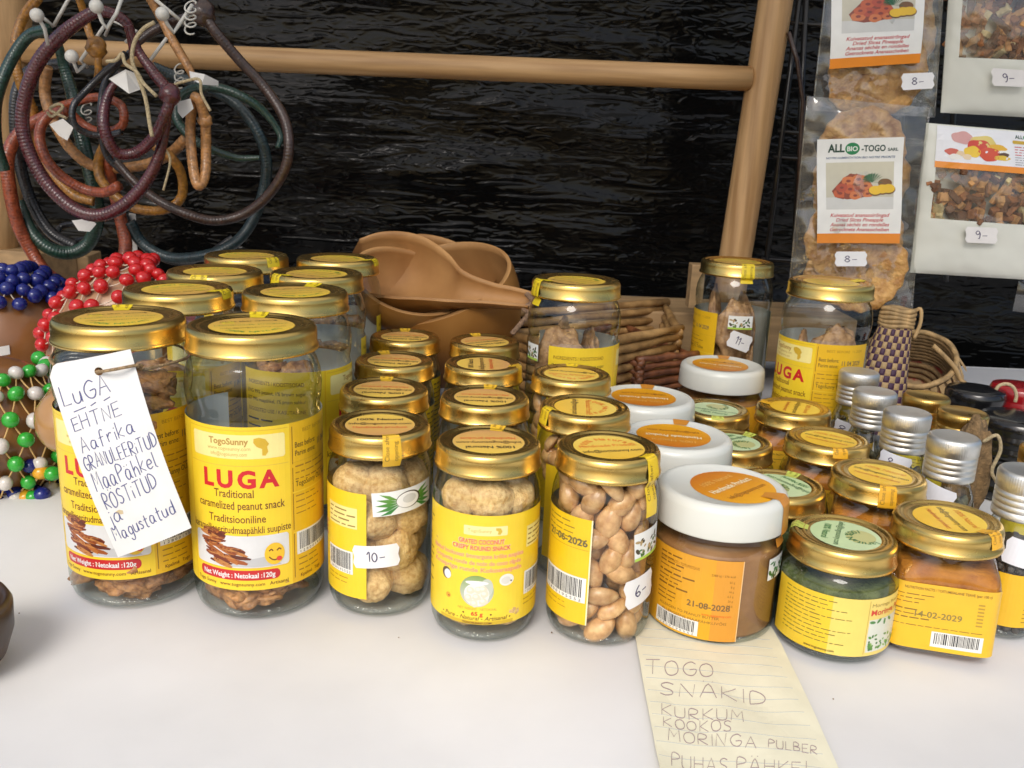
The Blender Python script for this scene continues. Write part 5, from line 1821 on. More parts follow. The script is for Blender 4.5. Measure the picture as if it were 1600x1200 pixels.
# dark rim of a round wooden dish at the table edge
c = atz(-22, 985, .02)
dm = MB().lathe([(0, .002), (.018, .002), (.026, .006), (.030, .018), (.0305, .030), (.0285, .034), (.026, .031), (.020, .012), (0, .009)], seg=48).mesh('wooden_dish', pmat('dark_wood', (.05, .025, .012), rough=.4, var=.4, vscale=40, bump=.1, bscale=120, coat=.15))
dd = obj('wooden_dish', dm, loc=(c.x - .0195, c.y - .003, 0))
tag(dd, 'dark round wooden dish just entering at the table edge', 'dish')
# ------------------------------------------------------------------ calabash bowls and ladle
CALA = pmat('calabash', (.30, .118, .022), rough=.42, vscale=14, col2=(.40, .185, .045), bump=.07, bscale=50, coat=.12)
CALA_IN = pmat('calabash_inside', (.38, .18, .055), rough=.6, vscale=18, col2=(.48, .255, .09), bump=.1, bscale=80)
def bowl(label, c, R, rot, sq=1.0, cut=0.05, name='calabash_bowl', wob=.02, seed=1):
    """shell with a thick cut rim: outside, rim and inside"""
    prof = []
    n = 18
    for k in range(n + 1):
        a = -math.pi / 2 + (math.pi / 2 + cut) * k / n
        prof.append((R * math.cos(a), R * sq * math.sin(a)))
    out_ = [(max(r, 0), z) for r, z in prof]
    out_[0] = (0, out_[0][1])
    t = .0035
    inn = [(max(r - t * (.4 + .6 * abs(math.cos(-math.pi / 2 + (math.pi / 2 + cut) * k / n))), 0), z + t * abs(math.sin(-math.pi / 2 + (math.pi / 2 + cut) * k / n))) for k, (r, z) in enumerate(prof)][::-1]
    inn[-1] = (0, inn[-1][1])
    rf = lambda a, z: 1 + wob * math.sin(2 * a + seed) + wob * .5 * math.sin(3 * a + seed * 2)
    o = thing(name, label, 'bowl', c, rot=rot, group='calabash bowls and ladles')
    obj('shell', MB().lathe(out_, seg=64, radial=rf).mesh('shell', CALA), o)
    obj('inside', MB().lathe([(out_[-1][0], out_[-1][1]), inn[0]] + inn[1:], seg=64, radial=rf).mesh('inside', CALA_IN), o)
    return o
def ladle(label, px, rs, Y, up, depth=1.0, dy=None, arc=(-95, 95)):
    """half gourd cut lengthwise: a trough from the bowl end to the handle tip"""
    P = [at(x, y, Y + (dy[i] if dy else 0)) for i, (x, y) in enumerate(px)]
    b = P[0].copy()
    path = smooth_path([p - b for p in P], 6)
    m = len(P)
    rr = [max(q.x, .002) for q in smooth_path([(r_, 0, 0) for r_ in rs], 6)]
    up = Vector(up).normalized()
    o = thing('calabash_ladle', label, 'ladle', b, group='calabash bowls and ladles')
    def skin(shrink, flip, name, mat):
        vs, fs = [], []
        n = 16
        for i, p in enumerate(path):
            t = (path[min(i + 1, len(path) - 1)] - path[max(i - 1, 0)]).normalized()
            side = t.cross(up).normalized()
            u2 = side.cross(t)
            r = max(rr[i] - shrink, .0012)
            for k in range(n + 1):
                a = rad(arc[0] + (arc[1] - arc[0]) * k / n)
                vs.append(p + side * (r * math.sin(a)) - u2 * (r * math.cos(a) * depth))
        for i in range(len(path) - 1):
            for k in range(n):
                a = i * (n + 1) + k
                f = [a, a + 1, a + n + 2, a + n + 1]
                fs.append(f[::-1] if flip else f)
        return vs, fs
    vo, fo = skin(0, False, '', None)
    vi, fi = skin(.0035, True, '', None)
    n = 16
    mb = MB().add(vo, fo)
    end = MB()
    # closed far end and rim strips
    L = len(path)
    rimf, base = [], len(vo)
    for i in range(L - 1):
        for k in (0, n):
            a, c_ = i * (n + 1) + k, (i + 1) * (n + 1) + k
            rimf.append([a, c_, c_ + base, a + base])
    for i in (0, L - 1):
        for k in range(n):
            a = i * (n + 1) + k
            rimf.append([a, a + 1, a + 1 + base, a + base])
        rimf.append([i * (n + 1) + k + base for k in range(n + 1)])
    obj('shell', mb.mesh('shell', CALA), o)
    obj('inside', MB().add(vo + vi, rimf + [[q + base for q in f] for f in fi]).mesh('inside', CALA_IN), o)
    return o
# large bowl below, smaller bowl tilted in it, long handled ladle on top
c = at(690, 500, .80)
bowl('big brown calabash bowl under the ladle, its rim rising beside the black sheet', (c.x, .80, c.z + .018), .072, (rad(20), rad(-16), 0), 1.15, .25, seed=2)
c = at(640, 452, .755)
bowl('cut calabash bowl lying tilted inside the big one, under the handle', (c.x, .765, c.z + .004), .050, (rad(24), rad(18), 0), .9, .06, seed=4, wob=.05)
ladle('long calabash ladle with its handle tip reaching over to the lone tall jar', [(548, 402), (580, 408), (618, 418), (660, 432), (705, 447), (760, 458), (800, 464), (830, 469)], [.022, .036, .040, .033, .020, .0125, .0105, .0085], .735, (-.1, -.62, .8), dy=[.05, .045, .035, .02, .005, 0, -.005, -.01])
ladle('second calabash ladle lying behind the long one, ridge of its edge showing', [(606, 392), (640, 394), (690, 404), (735, 424), (772, 442)], [.016, .027, .026, .017, .011], .845, (-.15, -.5, .85), dy=[.04, .03, .02, .01, 0])
P = [at(x, y, .722) for x, y in ((822, 458), (832, 472), (818, 482), (826, 490), (812, 508), (800, 522))]
b = P[0].copy()
tag(obj('twine', MB().tube([p - b for p in smooth_path(P, 6)], .0022, seg=9).mesh('twine', pmat('hairy_twine', (.30, .19, .12), rough=.9, var=.3, vscale=500, bump=.9, bscale=900)), loc=b), 'thick brown twine loop hanging from the ladle handle tip', 'string')

# ------------------------------------------------------------------ twig trays
def twig_tray(label, corners, zr, zb, mat, rows, r=.0030, seed=1, name='twig_tray'):
    """four walls of stacked twigs; corners on the rim plane, front to back"""
    rng = random.Random(seed)
    o = thing(name, label, 'tray', (corners[0][0], corners[0][1], 0), group='twig trays')
    b = Vector((corners[0][0], corners[0][1], 0))
    n = len(corners)
    for i in range(n):
        a, c_ = Vector((*corners[i], 0)) - b, Vector((*corners[(i + 1) % n], 0)) - b
        mb = MB()
        for k in range(rows):
            z = zr - (zr - zb) * (k + (.5 if i % 2 else 0)) / rows
            d = (c_ - a).normalized()
            side = Vector((d.y, -d.x, 0))
            fl = 1 - .16 * k / rows
            ctr = sum((Vector((*q, 0)) for q in corners), Vector()) / n - b
            p, q = ctr + (a - ctr) * fl - d * .004, ctr + (c_ - ctr) * fl + d * .004
            p, q = p + Vector((0, 0, z)), q + Vector((0, 0, z))
            pts = [p.lerp(q, t / 6) + side * rng.uniform(-.0007, .0007) + Vector((0, 0, rng.uniform(-.0009, .0009))) for t in range(7)]
            mb.tube(pts, [r * rng.uniform(.85, 1.15) for _ in pts], seg=9)
        obj('slat_side', mb.mesh('slat_side', mat), o)
    base = MB()
    for k in range(14):
        t = (k + .5) / 14
        ctr = sum((Vector((*q, 0)) for q in corners), Vector()) / n - b
        A = (Vector((*corners[0], 0)) - b).lerp(Vector((*corners[1], 0)) - b, t)
        B = (Vector((*corners[3], 0)) - b).lerp(Vector((*corners[2], 0)) - b, t)
        A, B = ctr + (A - ctr) * .84, ctr + (B - ctr) * .84
        base.tube([A + Vector((0, 0, zb)), B + Vector((0, 0, zb))], r, seg=8)
    obj('slat_base', base.mesh('slat_base', mat), o)
    return o
TWIG_R = pmat('red_twig', (.16, .052, .022), rough=.42, var=.35, vscale=90, bump=.3, bscale=300, coat=.15, col2=(.27, .10, .04))
TWIG_Y = pmat('yellow_twig', (.36, .19, .06), rough=.5, var=.35, vscale=60, bump=.3, bscale=300, col2=(.52, .31, .12))
def gxy(px, py, z):
    p = atz(px, py, z)
    return (p.x, p.y)
zr = .066
twig_tray('reddish brown twig tray in front of the yellowish one', [gxy(1001, 562, zr), gxy(1086, 553, zr), gxy(974, 503, zr), gxy(872, 533, zr)], zr, .006, TWIG_R, 8, .0032, 3)
zr = .086
twig_tray('yellowish twig tray at the back, behind the reddish one', [gxy(900, 545, zr), gxy(1062, 512, zr), gxy(1040, 472, zr), gxy(740, 496, zr)], zr, .004, TWIG_Y, 9, .0038, 4)

# ------------------------------------------------------------------ woven pouch and little basket
def checker(name, c1, c2, sx, sz, third=None):
    if name in MATS:
        return MATS[name]
    m, nt, out = nodes_of(name)
    b = N(nt, 'ShaderNodeBsdfPrincipled')
    uv = N(nt, 'ShaderNodeUVMap', uv_map='weave')
    mp = N(nt, 'ShaderNodeMapping')
    mp.inputs['Scale'].default_value = (sx, sz, 1)
    nt.links.new(uv.outputs[0], mp.inputs[0])
    ck = N(nt, 'ShaderNodeTexChecker')
    ck.inputs['Scale'].default_value = 1
    nz = N(nt, 'ShaderNodeTexNoise')
    nz.inputs['Scale'].default_value = 2.5
    nt.links.new(mp.outputs[0], nz.inputs['Vector'])
    nt.links.new(mp.outputs[0], ck.inputs['Vector'])
    cr = N(nt, 'ShaderNodeValToRGB')
    cr.color_ramp.elements[0].color = (*[x * .7 for x in c1], 1)
    cr.color_ramp.elements[1].color = (*c1, 1)
    nt.links.new(nz.outputs[0], cr.inputs[0])
    nt.links.new(cr.outputs[0], ck.inputs['Color1'])
    ck.inputs['Color2'].default_value = (*c2, 1)
    nt.links.new(ck.outputs[0], b.inputs['Base Color'])
    b.inputs['Roughness'].default_value = .55
    # woven relief: each strip domes over the next
    wv = N(nt, 'ShaderNodeVectorMath', operation='FRACTION')
    nt.links.new(mp.outputs[0], wv.inputs[0])
    sp = N(nt, 'ShaderNodeSeparateXYZ')
    nt.links.new(wv.outputs[0], sp.inputs[0])
    prev = None
    for ax in ('X', 'Y'):
        s1 = N(nt, 'ShaderNodeMath', operation='PINGPONG')
        s1.inputs[1].default_value = .5
        nt.links.new(sp.outputs[ax], s1.inputs[0])
        s2 = N(nt, 'ShaderNodeMath', operation='SMOOTH_MIN')
        s2.inputs[1].default_value = .22
        s2.inputs[2].default_value = .2
        nt.links.new(s1.outputs[0], s2.inputs[0])
        if prev:
            ad = N(nt, 'ShaderNodeMath', operation='MULTIPLY')
            nt.links.new(prev.outputs[0], ad.inputs[0])
            nt.links.new(s2.outputs[0], ad.inputs[1])
            prev = ad
        else:
            prev = s2
    bp = N(nt, 'ShaderNodeBump')
    bp.inputs['Strength'].default_value = .8
    bp.inputs['Distance'].default_value = .02
    nt.links.new(prev.outputs[0], bp.inputs['Height'])
    nt.links.new(bp.outputs[0], b.inputs['Normal'])
    nt.links.new(b.outputs[0], out.inputs[0])
    MATS[name] = m
    return m
def uv_grid(name, nx, ny, fn, mat, thick=.0015):
    mb = MB().grid(nx, ny, fn)
    me = mb.mesh(name, mat)
    uvl = me.uv_layers.new(name='weave')
    co = [(i / nx, j / ny) for j in range(ny + 1) for i in range(nx + 1)]
    for l in me.loops:
        uvl.data[l.index].uv = co[l.vertex_index]
    return me
WEAVE = checker('purple_weave', (.50, .34, .16), (.055, .018, .05), 1, 1)
def pouch_fn(u, v):
    """flat tapering pouch: goes round a lens shaped section, v from the foot to the neck"""
    a = 2 * math.pi * u
    w = .034 - .017 * max(0, v - .25) / .75 if v > .25 else .034
    w = .030 * (1 - v) + .0135 * v
    d = .013 * (1 - v) + .007 * v
    x = w * math.sin(a)
    y = -d * math.copysign(abs(math.cos(a)) ** .8, math.cos(a))
    return (x + .010 * v, y + .018 * v, .098 * v)
p0 = at(1358, 652, .775)
po = thing('woven_pouch', 'woven pouch in purple and straw checks, narrow neck up', 'pouch', (p0.x, .775, p0.z - .012), rot=(0, rad(2), rad(-14)))
WEAVE2 = checker('purple_weave_round', (.50, .34, .16), (.055, .018, .05), 26, 17)
obj('body', uv_grid('body', 60, 30, pouch_fn, WEAVE2), po)
STRAW = pmat('straw', (.44, .29, .13), rough=.65, var=.3, vscale=120, bump=.4, bscale=400, stretch=(1, 1, .2))
nk = MB()
for k in range(5):
    zz = .095 + k * .0035
    ring = [Vector((.0138 * math.sin(a) + .010, -.0075 * math.cos(a) + .018, zz + .0008 * math.sin(3 * a + k))) for a in [2 * math.pi * j / 24 for j in range(24)]]
    nk.tube(ring, .0021, seg=8, closed=True)
obj('neck_binding', nk.mesh('neck_binding', STRAW), po)
lp = MB().tube(smooth_path([(.020, .018, .105), (.027, .016, .112), (.029, .014, .100), (.026, .012, .086)], 6), .0016, seg=8)
obj('loop', lp.mesh('loop', STRAW), po)

# basket tipped towards the viewer
c = at(1420, 560, .83)
BKROT = Vector((-.30, -.50, .81)).to_track_quat('Z', 'Y').to_euler()
bk = thing('straw_basket', 'small straw basket with a fringe and red checks tipped beside the pouch', 'basket', c, rot=BKROT)
prof_o = [(.0, -.050), (.018, -.049), (.030, -.042), (.036, -.028), (.037, -.012), (.034, 0)]
obj('body', MB().lathe(prof_o, seg=48, radial=lambda a, z: 1 + .02 * math.sin(a * 24) + .18 * abs(math.sin(a))).mesh('body', pmat('red_straw', (.46, .31, .16), rough=.65, vscale=55, col2=(.34, .05, .03), contrast=(.52, .60), bump=.4, bscale=200)), bk)
ins = MB()
for k in range(11):
    t = k / 10
    r = .0335 - .002 * t if k < 8 else .030 - .010 * (k - 7) / 3
    ins.tube([Vector((r * math.sin(a) * (1 + .18 * abs(math.sin(a))), -r * math.cos(a) * (1 + .18 * abs(math.sin(a))), -.003 - .0042 * k)) for a in [2 * math.pi * j / 40 for j in range(40)]], .0024, seg=7, closed=True)
obj('coiled_lining', ins.mesh('coiled_lining', pmat('dark_straw', (.21, .13, .055), rough=.75, var=.3, vscale=150, bump=.4, bscale=400)), bk)
rim = MB().tube([Vector((.0345 * math.sin(a) * (1 + .18 * abs(math.sin(a))), -.0345 * math.cos(a) * (1 + .18 * abs(math.sin(a))), .001 + .0006 * math.sin(9 * a))) for a in [2 * math.pi * j / 60 for j in range(60)]], .0026, seg=9, closed=True)
obj('rim', rim.mesh('rim', STRAW), bk)
fg = MB()
rng = random.Random(17)
for k in range(34):
    a = 2 * math.pi * k / 34
    rr_ = .036 * (1 + .18 * abs(math.sin(a)))
    tq = Vector((math.cos(a), math.sin(a), 0)) * .0027
    p0, p1 = Vector((rr_ * math.sin(a), -rr_ * math.cos(a), -.002)), Vector(((rr_ + .005 + rng.uniform(0, .003)) * math.sin(a), -(rr_ + .005) * math.cos(a), -.017 - rng.uniform(0, .005)))
    n_ = Vector((math.sin(a), -math.cos(a), 0)) * .0006
    fg.add([p0 - tq, p0 + tq, p1 + tq, p1 - tq, p0 - tq + n_, p0 + tq + n_, p1 + tq + n_, p1 - tq + n_], [[4, 5, 6, 7], [3, 2, 1, 0], [0, 1, 5, 4], [1, 2, 6, 5], [2, 3, 7, 6], [3, 0, 4, 7]], smooth=False)
obj('fringe', fg.mesh('fringe', STRAW), bk)
P = [at(x, y, .80) - c for x, y in ((1458, 540), (1475, 556), (1492, 575), (1500, 592), (1509, 600))]
from mathutils import Euler
inv = BKROT.to_matrix().inverted()
obj('cord', MB().tube([inv @ p for p in smooth_path(P, 5)], .0022, seg=8).mesh('cord', STRAW), bk)

# ------------------------------------------------------------------ ringed lacquer boxes at the far edge
LAC_B = pmat('black_lacquer', (.008, .008, .009), rough=.22, var=.2, vscale=30, coat=.4)
LAC_R = pmat('red_lacquer', (.30, .008, .012), rough=.22, var=.1, vscale=30, coat=.4)
def ringbox(label, px, py, ztop, R, mat, h, rings=3, group='ringed lacquer boxes'):
    c = atz(px, py, ztop)
    o = thing('lacquer_box', label, 'box', (c.x, c.y, 0), group=group)
    def prof(z0, z1, n, cap):
        p = [(R * .90, z0)]
        for k in range(n):
            a = z0 + (z1 - z0) * k / n
            b = z0 + (z1 - z0) * (k + 1) / n
            p += [(R * .955, a + .0004), (R, a + (b - a) * .3), (R, a + (b - a) * .7), (R * .955, b - .0004)]
        if cap:
            p += [(R * .93, z1 + .0008), (R * .6, z1 + .0015), (0, z1 + .0016)]
        else:
            p = [(0, z0)] + p + [(R * .9, z1)]
        return p
    obj('body', MB().lathe(prof(0, ztop - h, max(2, int((ztop - h) / .009)), False), seg=48).mesh('body', mat), o)
    obj('cover', MB().lathe(prof(ztop - h, ztop - .0016, rings, True), seg=48).mesh('cover', mat), o)
    return o, c
ringbox('black ringed lacquer box farther back, beside the red one', 1526, 606, .066, .0235, LAC_B, .022, 2)
ringbox('black ringed lacquer box nearer, in front of the red one', 1594, 650, .062, .0285, LAC_B, .030, 3)
o, c = ringbox('red ringed lacquer box with a white cord loop on its side', 1594, 601, .068, .0225, LAC_R, .022, 2)
P = [at(x, y, c.y - .030) - Vector((c.x, c.y, 0)) for x, y in ((1556, 609), (1562, 602), (1574, 600), (1584, 606), (1588, 618), (1586, 628))]
obj('cord_loop', MB().tube(smooth_path(P, 6), .0014, seg=8).mesh('cord_loop', TW2), o)
# jute pouch crumpled between the gold capped bottles
c = at(1552, 715, .555)
def jute(d):
    return 1 + .16 * math.sin(6 * math.atan2(d.x, d.y)) * (1 - abs(d.z)) + .22 * noise.noise(d * 2.2)
jp = thing('jute_sachet', 'crumpled brown jute sachet between two gold capped bottles', 'sachet', (c.x - .004, .575, c.z - .022))
obj('body', MB().ball((0, 0, 0), .021, seg=36, rings=24, scale=(.62, .6, 2.0), fn=jute).mesh('body', pmat('jute', (.22, .14, .065), rough=.9, var=.3, vscale=260, bump=.9, bscale=700)), jp)
obj('drawstring', MB().tube(smooth_path([(.0, -.012, .03), (.006, -.016, .036), (.010, -.016, .026), (.007, -.016, .012), (.011, -.017, .004)], 6), .0012, seg=7).mesh('drawstring', TW2), jp)

# ------------------------------------------------------------------ wire rack and hanging bags
RACK = pmat('black_wire', (.012, .012, .013), rough=.35, var=.2, vscale=60, coat=.2)
YR = .93
ro = at(1225, 200, YR)
rk = thing('wire_rack', 'black wire grid rack behind the hanging bags', 'rack', ro)
def wires(pairs, r):
    for a, b_ in pairs:
        obj('wire', MB().tube([at(*a, YR) - ro, (at(*a, YR) + at(*b_, YR)) / 2 - ro, at(*b_, YR) - ro], r, seg=9).mesh('wire', RACK), rk)
wires([((1256, -60), (1197, 412)), ((1262, -60), (1240, 420)), ((1420, -60), (1398, 420)), ((1500, -60), (1478, 440)), ((1640, -60), (1615, 460))], .0028)
wires([((1225, 35), (1700, 70)), ((1215, 205), (1700, 240)), ((1208, 245), (1700, 282)), ((1190, 404), (1700, 440))], .0022)
st = thing('leather_cord', 'thin dark cord hanging between the wooden post and the wire rack', 'cord', at(1240, 45, YR - .01))
obj('strap', MB().tube([at(x, y, YR - .012) - at(1240, 45, YR - .01) for x, y in ((1232, 50), (1246, 95), (1255, 160), (1250, 240), (1246, 330))], .0022, seg=8).mesh('strap', LEA['brown']), st)

FILM = glass_mat('clear_film', tint=(.93, .93, .91), edge=(.62, .62, .60), refl=.6, base=.09, rough=.06, bump=.8, bscale=30, film=.04)
PINE = pmat('dried_pineapple', (.42, .19, .045), rough=.42, vscale=4, col2=(.66, .38, .12), bump=.8, bscale=11, bdist=.003, sss=.15)
def pine_mesh(seed):
    rng = random.Random(seed)
    def rf(a, z):
        return 1 + .02 * math.sin(17 * a + seed) + .05 * noise.noise(Vector((math.cos(a) * 2, math.sin(a) * 2, seed)))
    b = MB().lathe([(.16, .03), (.22, .06), (.3, .05), (.42, .03), (.55, .035), (.68, .02), (.8, .05), (.9, .045), (.97, .03), (1, 0), (.97, -.03), (.7, -.03), (.4, -.04), (.18, -.03), (.16, .03)], seg=120, radial=rf)
    b.v = [(x, y, z + .012 * math.sin(34 * math.atan2(y, x) + 3 * math.hypot(x, y)) * min(1, math.hypot(x, y)) + .03 * math.sin(5 * math.atan2(y, x) + seed) + .04 * noise.noise(Vector((x * 2, y * 2, seed)))) for x, y, z in b.v]
    return b.mesh('pineapple_slice', PINE)
PINES = [pine_mesh(i) for i in range(3)]

def plane_frame(q, Y, lean=0.0):
    """four pixel corners TL, TR, BR, BL on a nearly upright plane -> mapping (u, v in 0..1, offset towards the viewer)"""
    A = [at(x, y, Y + lean * (1 if i > 1 else 0)) for i, (x, y) in enumerate(q)]
    nrm = (A[1] - A[0]).cross(A[3] - A[0]).normalized()
    if nrm.y > 0:
        nrm = -nrm
    def fn(u, v, o=0.0):
        p = A[0] * ((1 - u) * v) + A[1] * (u * v) + A[2] * (u * (1 - v)) + A[3] * ((1 - u) * (1 - v))
        return p + nrm * o
    return fn, A
def bulge(u, v):
    return (max(0, math.sin(math.pi * u)) ** .6) * (max(0, math.sin(math.pi * min(1, max(0, v)))) ** .5)
def crumple(u, v, sd, amp):
    return amp * (noise.noise(Vector((u * 5, v * 7, sd))) + .6 * noise.noise(Vector((u * 11 + v * 6, v * 13, sd + 4))))

def pineapple_bag(label, q, Y, lab_q, slices, price_px, sd, gname):
    fn, A = plane_frame(q, Y)
    o = thing('pineapple_bag', label, 'bag', A[3], group='clear bags of dried pineapple')
    b = A[3]
    T = .012
    front = MB().grid(30, 40, lambda u, v: Vector(fn(u, v, T * bulge(u, v) + crumple(u, v, sd, .0040 * bulge(u, v) + .0012))) - b)
    obj('film_front', front.mesh('film_front', FILM), o)
    back = MB().grid(30, 40, lambda u, v: Vector(fn(u, v, -T * .7 * bulge(u, v) - .0006 + crumple(u, v, sd + 9, .0015 * bulge(u, v)))) - b)
    obj('film_back', back.mesh('film_back', FILM), o)
    # seams at the sides, zip strip near the top
    edge = MB()
    edge.tube([Vector(fn(0, t / 12, .0003)) - b for t in range(13)], .0008, seg=6)
    edge.tube([Vector(fn(1, t / 12, .0003)) - b for t in range(13)], .0008, seg=6)
    edge.tube([Vector(fn(t / 12, 0, .0003)) - b for t in range(13)], .0008, seg=6)
    obj('seam', edge.mesh('seam', FILM), o)
    # printed insert
    f2, B = plane_frame(lab_q, Y - .0135)
    s = Sheet()
    s.rect(0, 0, 100, 130, (.80, .80, .76), 0)
    s.rect(0, 0, 100, 12.5, (.78, .25, .015), 1)
    s.text('ALL', 23, 114, 13.5, (.02, .06, .04), 2, bold=.035, width=20)
    s.ell(42, 117.6, 8.4, 7.4, (.02, .22, .08), 2)
    s.text('BIO', 42, 114.8, 8, (.75, .8, .72), 3, bold=.03, width=12.5)
    s.text('-TOGO', 66, 114, 10.5, (.02, .06, .05), 2, bold=.03, width=27)
    s.text('SARL', 88, 114, 5, (.02, .06, .05), 2, bold=.03, width=12)
    s.text('NOTRE ALIMENTATION BIO NOTRE PRIORITE', 51, 105.5, 3.6, (.03, .09, .22), 2, bold=.02, width=80, shear=.2)
    s.rect(11, 43, 90, 101, (.50, .47, .37), 1.2, col2=(.60, .57, .44))
    s.rect(11, 43, 90, 58, (.60, .60, .57), 1.4)
    rng = random.Random(sd)
    s.poly([(18, 66), (22, 58), (34, 55), (52, 57), (64, 60), (66, 72), (58, 84), (44, 88), (36, 86)], (.24, .05, .02), 1.6)
    for k, (x, y, rx) in enumerate(((28, 63, 8), (38, 78, 8), (50, 80, 8), (40, 68, 8), (52, 66, 8), (58, 72, 7), (30, 70, 7), (60, 62, 6), (46, 60, 7))):
        cc = rng.choice([(.50, .10, .03), (.42, .07, .03), (.58, .17, .05)])
        s.ell(x, y, rx, rx * .72, cc, 2 + k * .1, wob=.04)
        s.ell(x, y, rx * .35, rx * .22, (.22, .04, .02), 2.05 + k * .1)
    for k in range(14):
        a = rad(-20 + k * 17)
        s.poly([(66, 76), (66 + 11 * math.cos(a) - 1.4, 78 + 8 * math.sin(a)), (66 + 12 * math.cos(a) + 1.4, 78 + 9 * math.sin(a) + 1)], (.015, .10 + .01 * (k % 3), .04), 3.2 + k * .02)
    s.ell(80, 75, 8, 5.5, (.18, .08, .02), 3.0)
    for x, y in ((84, 68), (77, 67.5), (69, 66)):
        s.ell(x, y - .8, 8, 6, (.16, .08, .02), 3.5 - x * .001)
        s.ell(x, y + .4, 7.4, 5.4, (.75, .47, .02), 3.7 + (84 - x) * .02)
    for t, y in (('Kuivatatud ananassirõngad', 33.5), ('Dried Slices Pineapple', 27.6), ('Ananas séchés en rondelles', 21.6), ('Getrocknete Ananasscheiben', 15.4)):
        s.text(t, 51, y, 6.4, (.55, .035, .05), 2, bold=.014, shear=.28, width=70 if len(t) > 23 else 56)
    def lf(u, v, o_):
        uu, vv = u / 100, v / 130
        return Vector(f2(uu, vv, o_ * 1.4 + .0016 * math.sin(uu * 5 + sd) + .0012 * math.sin(vv * 6))) - b
    obj('label', s.bake('label', lf, step=10, zstep=10, mat=CARD), o)
    fp, _a = plane_frame(price_px, Y - .0165)
    s2 = notch_tag('8-', 40, 24, lambda u, v, o_: Vector(fp(.5 + u / 40, .5 + v / 24, o_)) - b, size=10, seed=sd)
    obj('price_sticker', s2, o)
    for k, (x, y, r, dy, rx, rz) in enumerate(slices):
        p = at(x, y, Y + dy)
        put('pineapple_slice', PINES[k % 3], 'wrinkled dried pineapple ring inside the ' + gname, 'dried fruit', 'dried pineapple rings in the ' + gname, p, (rad(90 + rx), rad(rz * .3), rad(rz)), r)
YB = .80
pineapple_bag('clear bag of dried pineapple with its whole label showing, behind the tall jar of slabs', [(1262, 150), (1452, 168), (1424, 486), (1230, 478)], YB, [(1277, 218), (1412, 214), (1404, 380), (1276, 380)],
              [(1345, 285, .043, .006, 6, 3), (1346, 235, .037, .002, -4, -5), (1335, 370, .044, .000, 3, 4), (1345, 418, .040, -.003, -5, -6), (1305, 425, .029, .003, 8, 8)], [(1304, 393), (1355, 393), (1355, 416), (1304, 416)], 3, 'lower pineapple bag')
pineapple_bag('clear bag of dried pineapple cut off by the top, hanging above the other pineapple bag', [(1306, -160), (1482, -140), (1460, 182), (1270, 172)], YB + .015, [(1302, -60), (1452, -60), (1438, 98), (1296, 108)],
              [(1380, 20, .042, .006, 4, 3), (1372, 105, .041, .000, -4, -4), (1400, 60, .036, .005, 5, 8), (1350, 125, .031, -.002, 6, 3)], [(1408, 115), (1460, 113), (1460, 138), (1408, 141)], 6, 'upper pineapple bag')

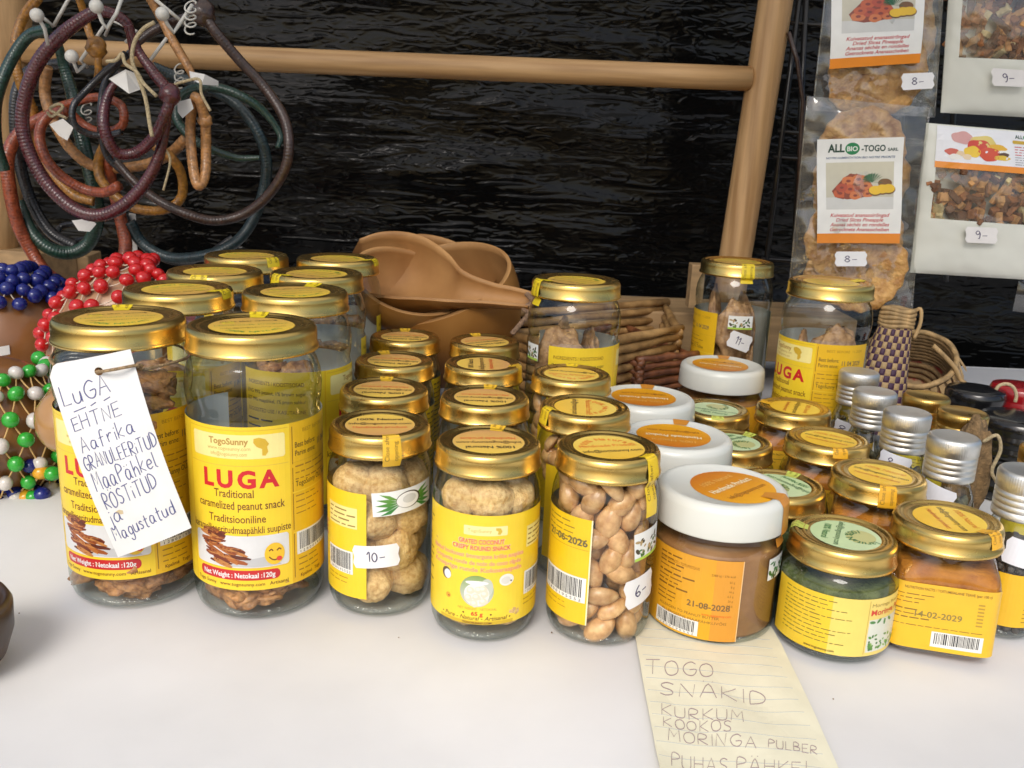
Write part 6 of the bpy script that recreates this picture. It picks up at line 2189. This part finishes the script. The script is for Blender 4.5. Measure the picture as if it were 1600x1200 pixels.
POUCH = pmat('cream_pouch', (.66, .67, .60), rough=.32, var=.04, vscale=20, bump=.08, bscale=25, coat=.15)
DICE = [pmat('fruit_dice_' + n, c, rough=.6, var=.25, vscale=200, bump=.4, bscale=400) for n, c in (('brown', (.32, .13, .045)), ('tan', (.54, .28, .10)), ('pale', (.66, .54, .28)), ('dark', (.16, .07, .03)))]
def mix_bag(label, q, Y, win, lab, price_px, sd, gname):
    """stand-up pouch: cream front with a window, printed header, mixed dice behind the window"""
    fn, A = plane_frame(q, Y)
    b = A[3]
    o = thing('fruit_mix_pouch', label, 'bag', b, group='cream pouches of fruit mix')
    T = .014
    def inwin(u, v):
        return win[0] < u < win[2] and win[1] < v < win[3]
    def sh(u, v, k=1):
        return T * bulge(u, v) * k + crumple(u, v, sd, .0008)
    nx, ny = 50, 60
    fr_m = MB().grid(nx, ny, lambda u, v: Vector(fn(u, v, sh(u, v) + (0 if v > .04 else 0))) - b, keep=lambda u, v: not inwin(u, v))
    obj('front', fr_m.mesh('front', POUCH), o)
    obj('back', MB().grid(16, 20, lambda u, v: Vector(fn(u, v, -.4 * sh(u, v) - .001)) - b).mesh('back', POUCH), o)
    u0, v0, u1, v1 = win
    obj('window', MB().grid(20, 20, lambda u, v: Vector(fn(u0 - .01 + (u1 - u0 + .02) * u, v0 - .01 + (v1 - v0 + .02) * v, sh(u0 + (u1 - u0) * u, v0 + (v1 - v0) * v) - .0006)) - b).mesh('window', FILM), o)
    s = Sheet()
    s.rect(0, 0, 160, 60, (.76, .77, .80), 0)
    s.rect(0, 0, 160, 9, (.78, .26, .015), 1)
    rng = random.Random(sd)
    for x, y, rx, ry, cc in ((30, 45, 13, 9, (.60, .32, .30)), (55, 40, 16, 10, (.68, .55, .16)), (50, 34, 14, 10, (.55, .05, .02)), (62, 24, 13, 10, (.60, .07, .02)), (42, 26, 10, 8, (.78, .52, .02)), (72, 34, 12, 5, (.72, .42, .03)), (78, 20, 10, 3.6, (.70, .48, .04)), (80, 25, 7, 3, (.10, .05, .02)), (80, 28, 8, 3, (.8, .8, .76)), (18, 24, 8, 5, (.56, .10, .06)), (28, 22, 5, 4, (.72, .55, .35)), (36, 18, 5, 4, (.74, .58, .38)), (22, 17, 8, 4, (.78, .76, .70))):
        s.ell(x, y, rx, ry, cc, 1.2 + (60 - y) * .02, wob=.05)
    s.text('ALL', 101, 50, 7, (.02, .07, .05), 2, bold=.03, width=10)
    s.ell(111, 52, 4.6, 4, (.02, .25, .09), 2)
    s.text('BIO', 111, 50.4, 4, (.75, .8, .72), 3, width=6)
    s.text('-TOGO', 124, 50, 6, (.02, .07, .05), 2, bold=.03, width=15)
    s.text('SARL', 138, 50, 3, (.02, .07, .05), 2, width=6)
    s.rrect(92, 42, 158, 47, 2, (.55, .36, .03), 2)
    s.lines(94, 37, 62, 4, 3.8, 2.0, (.55, .06, .06), seed=sd)
    s.lines(94, 22, 62, 4, 3.4, 1.6, (.25, .25, .28), seed=sd + 1)
    lu0, lv0, lu1, lv1 = lab
    def lf(u, v, o_):
        uu, vv = lu0 + (lu1 - lu0) * u / 160, lv0 + (lv1 - lv0) * v / 60
        return Vector(fn(uu, vv, sh(uu, vv) + .0006 + o_)) - b
    obj('label', s.bake('label', lf, step=8, zstep=8, mat=CARD), o)
    fp, _a = plane_frame(price_px, Y - T - .003)
    obj('price_sticker', notch_tag('9-', 40, 24, lambda u, v, o_: Vector(fp(.5 + u / 40, .5 + v / 24, o_)) - b, size=11, seed=sd, col=(.74, .72, .70)), o)
    rng = random.Random(sd + 40)
    dm = MB()
    for k in range(150):
        u, v = rng.uniform(u0 - .03, u1 + .03), rng.uniform(v0 - .03, v1 + .03)
        d = T * bulge(u, v) - .0065 - rng.uniform(0, .007)
        p = Vector(fn(u, v, d)) - b
        sz = rng.choice([(.010, .006, .008), (.014, .005, .006), (.008, .006, .007), (.022, .004, .005)])
        rot = Euler((rng.uniform(0, 3), rng.uniform(0, 3), rng.uniform(0, 3))).to_matrix()
        dm.box(p, sz, mi=rng.choices((0, 1, 2, 3), (5, 3, 1, 4))[0], rot=rot, bevel=.0008)
    m_ = obj('dried_fruit_mix', dm.mesh('dried_fruit_mix', DICE), None, b)
    tag(m_, 'diced dried fruit mix behind the window of the ' + gname, 'dried fruit', kind='stuff')
mix_bag('cream pouch of diced fruit mix with its printed header in view, priced 9', [(1448, 192), (1660, 210), (1650, 440), (1422, 426)], .80, (.07, .38, .86, .74), (.07, .72, 1.0, .99), [(1508, 354), (1560, 356), (1558, 381), (1508, 379)], 11, 'lower cream pouch')
mix_bag('cream pouch of diced fruit mix cut off by the top edge, hanging above the other', [(1488, -90), (1700, -80), (1690, 188), (1470, 176)], .815, (.08, .34, .86, .70), (.07, .70, 1.0, .97), [(1548, 106), (1602, 110), (1602, 136), (1550, 134)], 15, 'upper cream pouch')
fn, A = plane_frame([(1592, 438), (1700, 446), (1690, 500), (1582, 486)], .83)
t = thing('clear_bag', 'corner of another clear bag cut off at the edge below the cream pouch', 'bag', A[3])
obj('film', MB().grid(10, 10, lambda u, v: Vector(fn(u, v, .004 * bulge(u, v))) - A[3]).mesh('film', FILM), t)
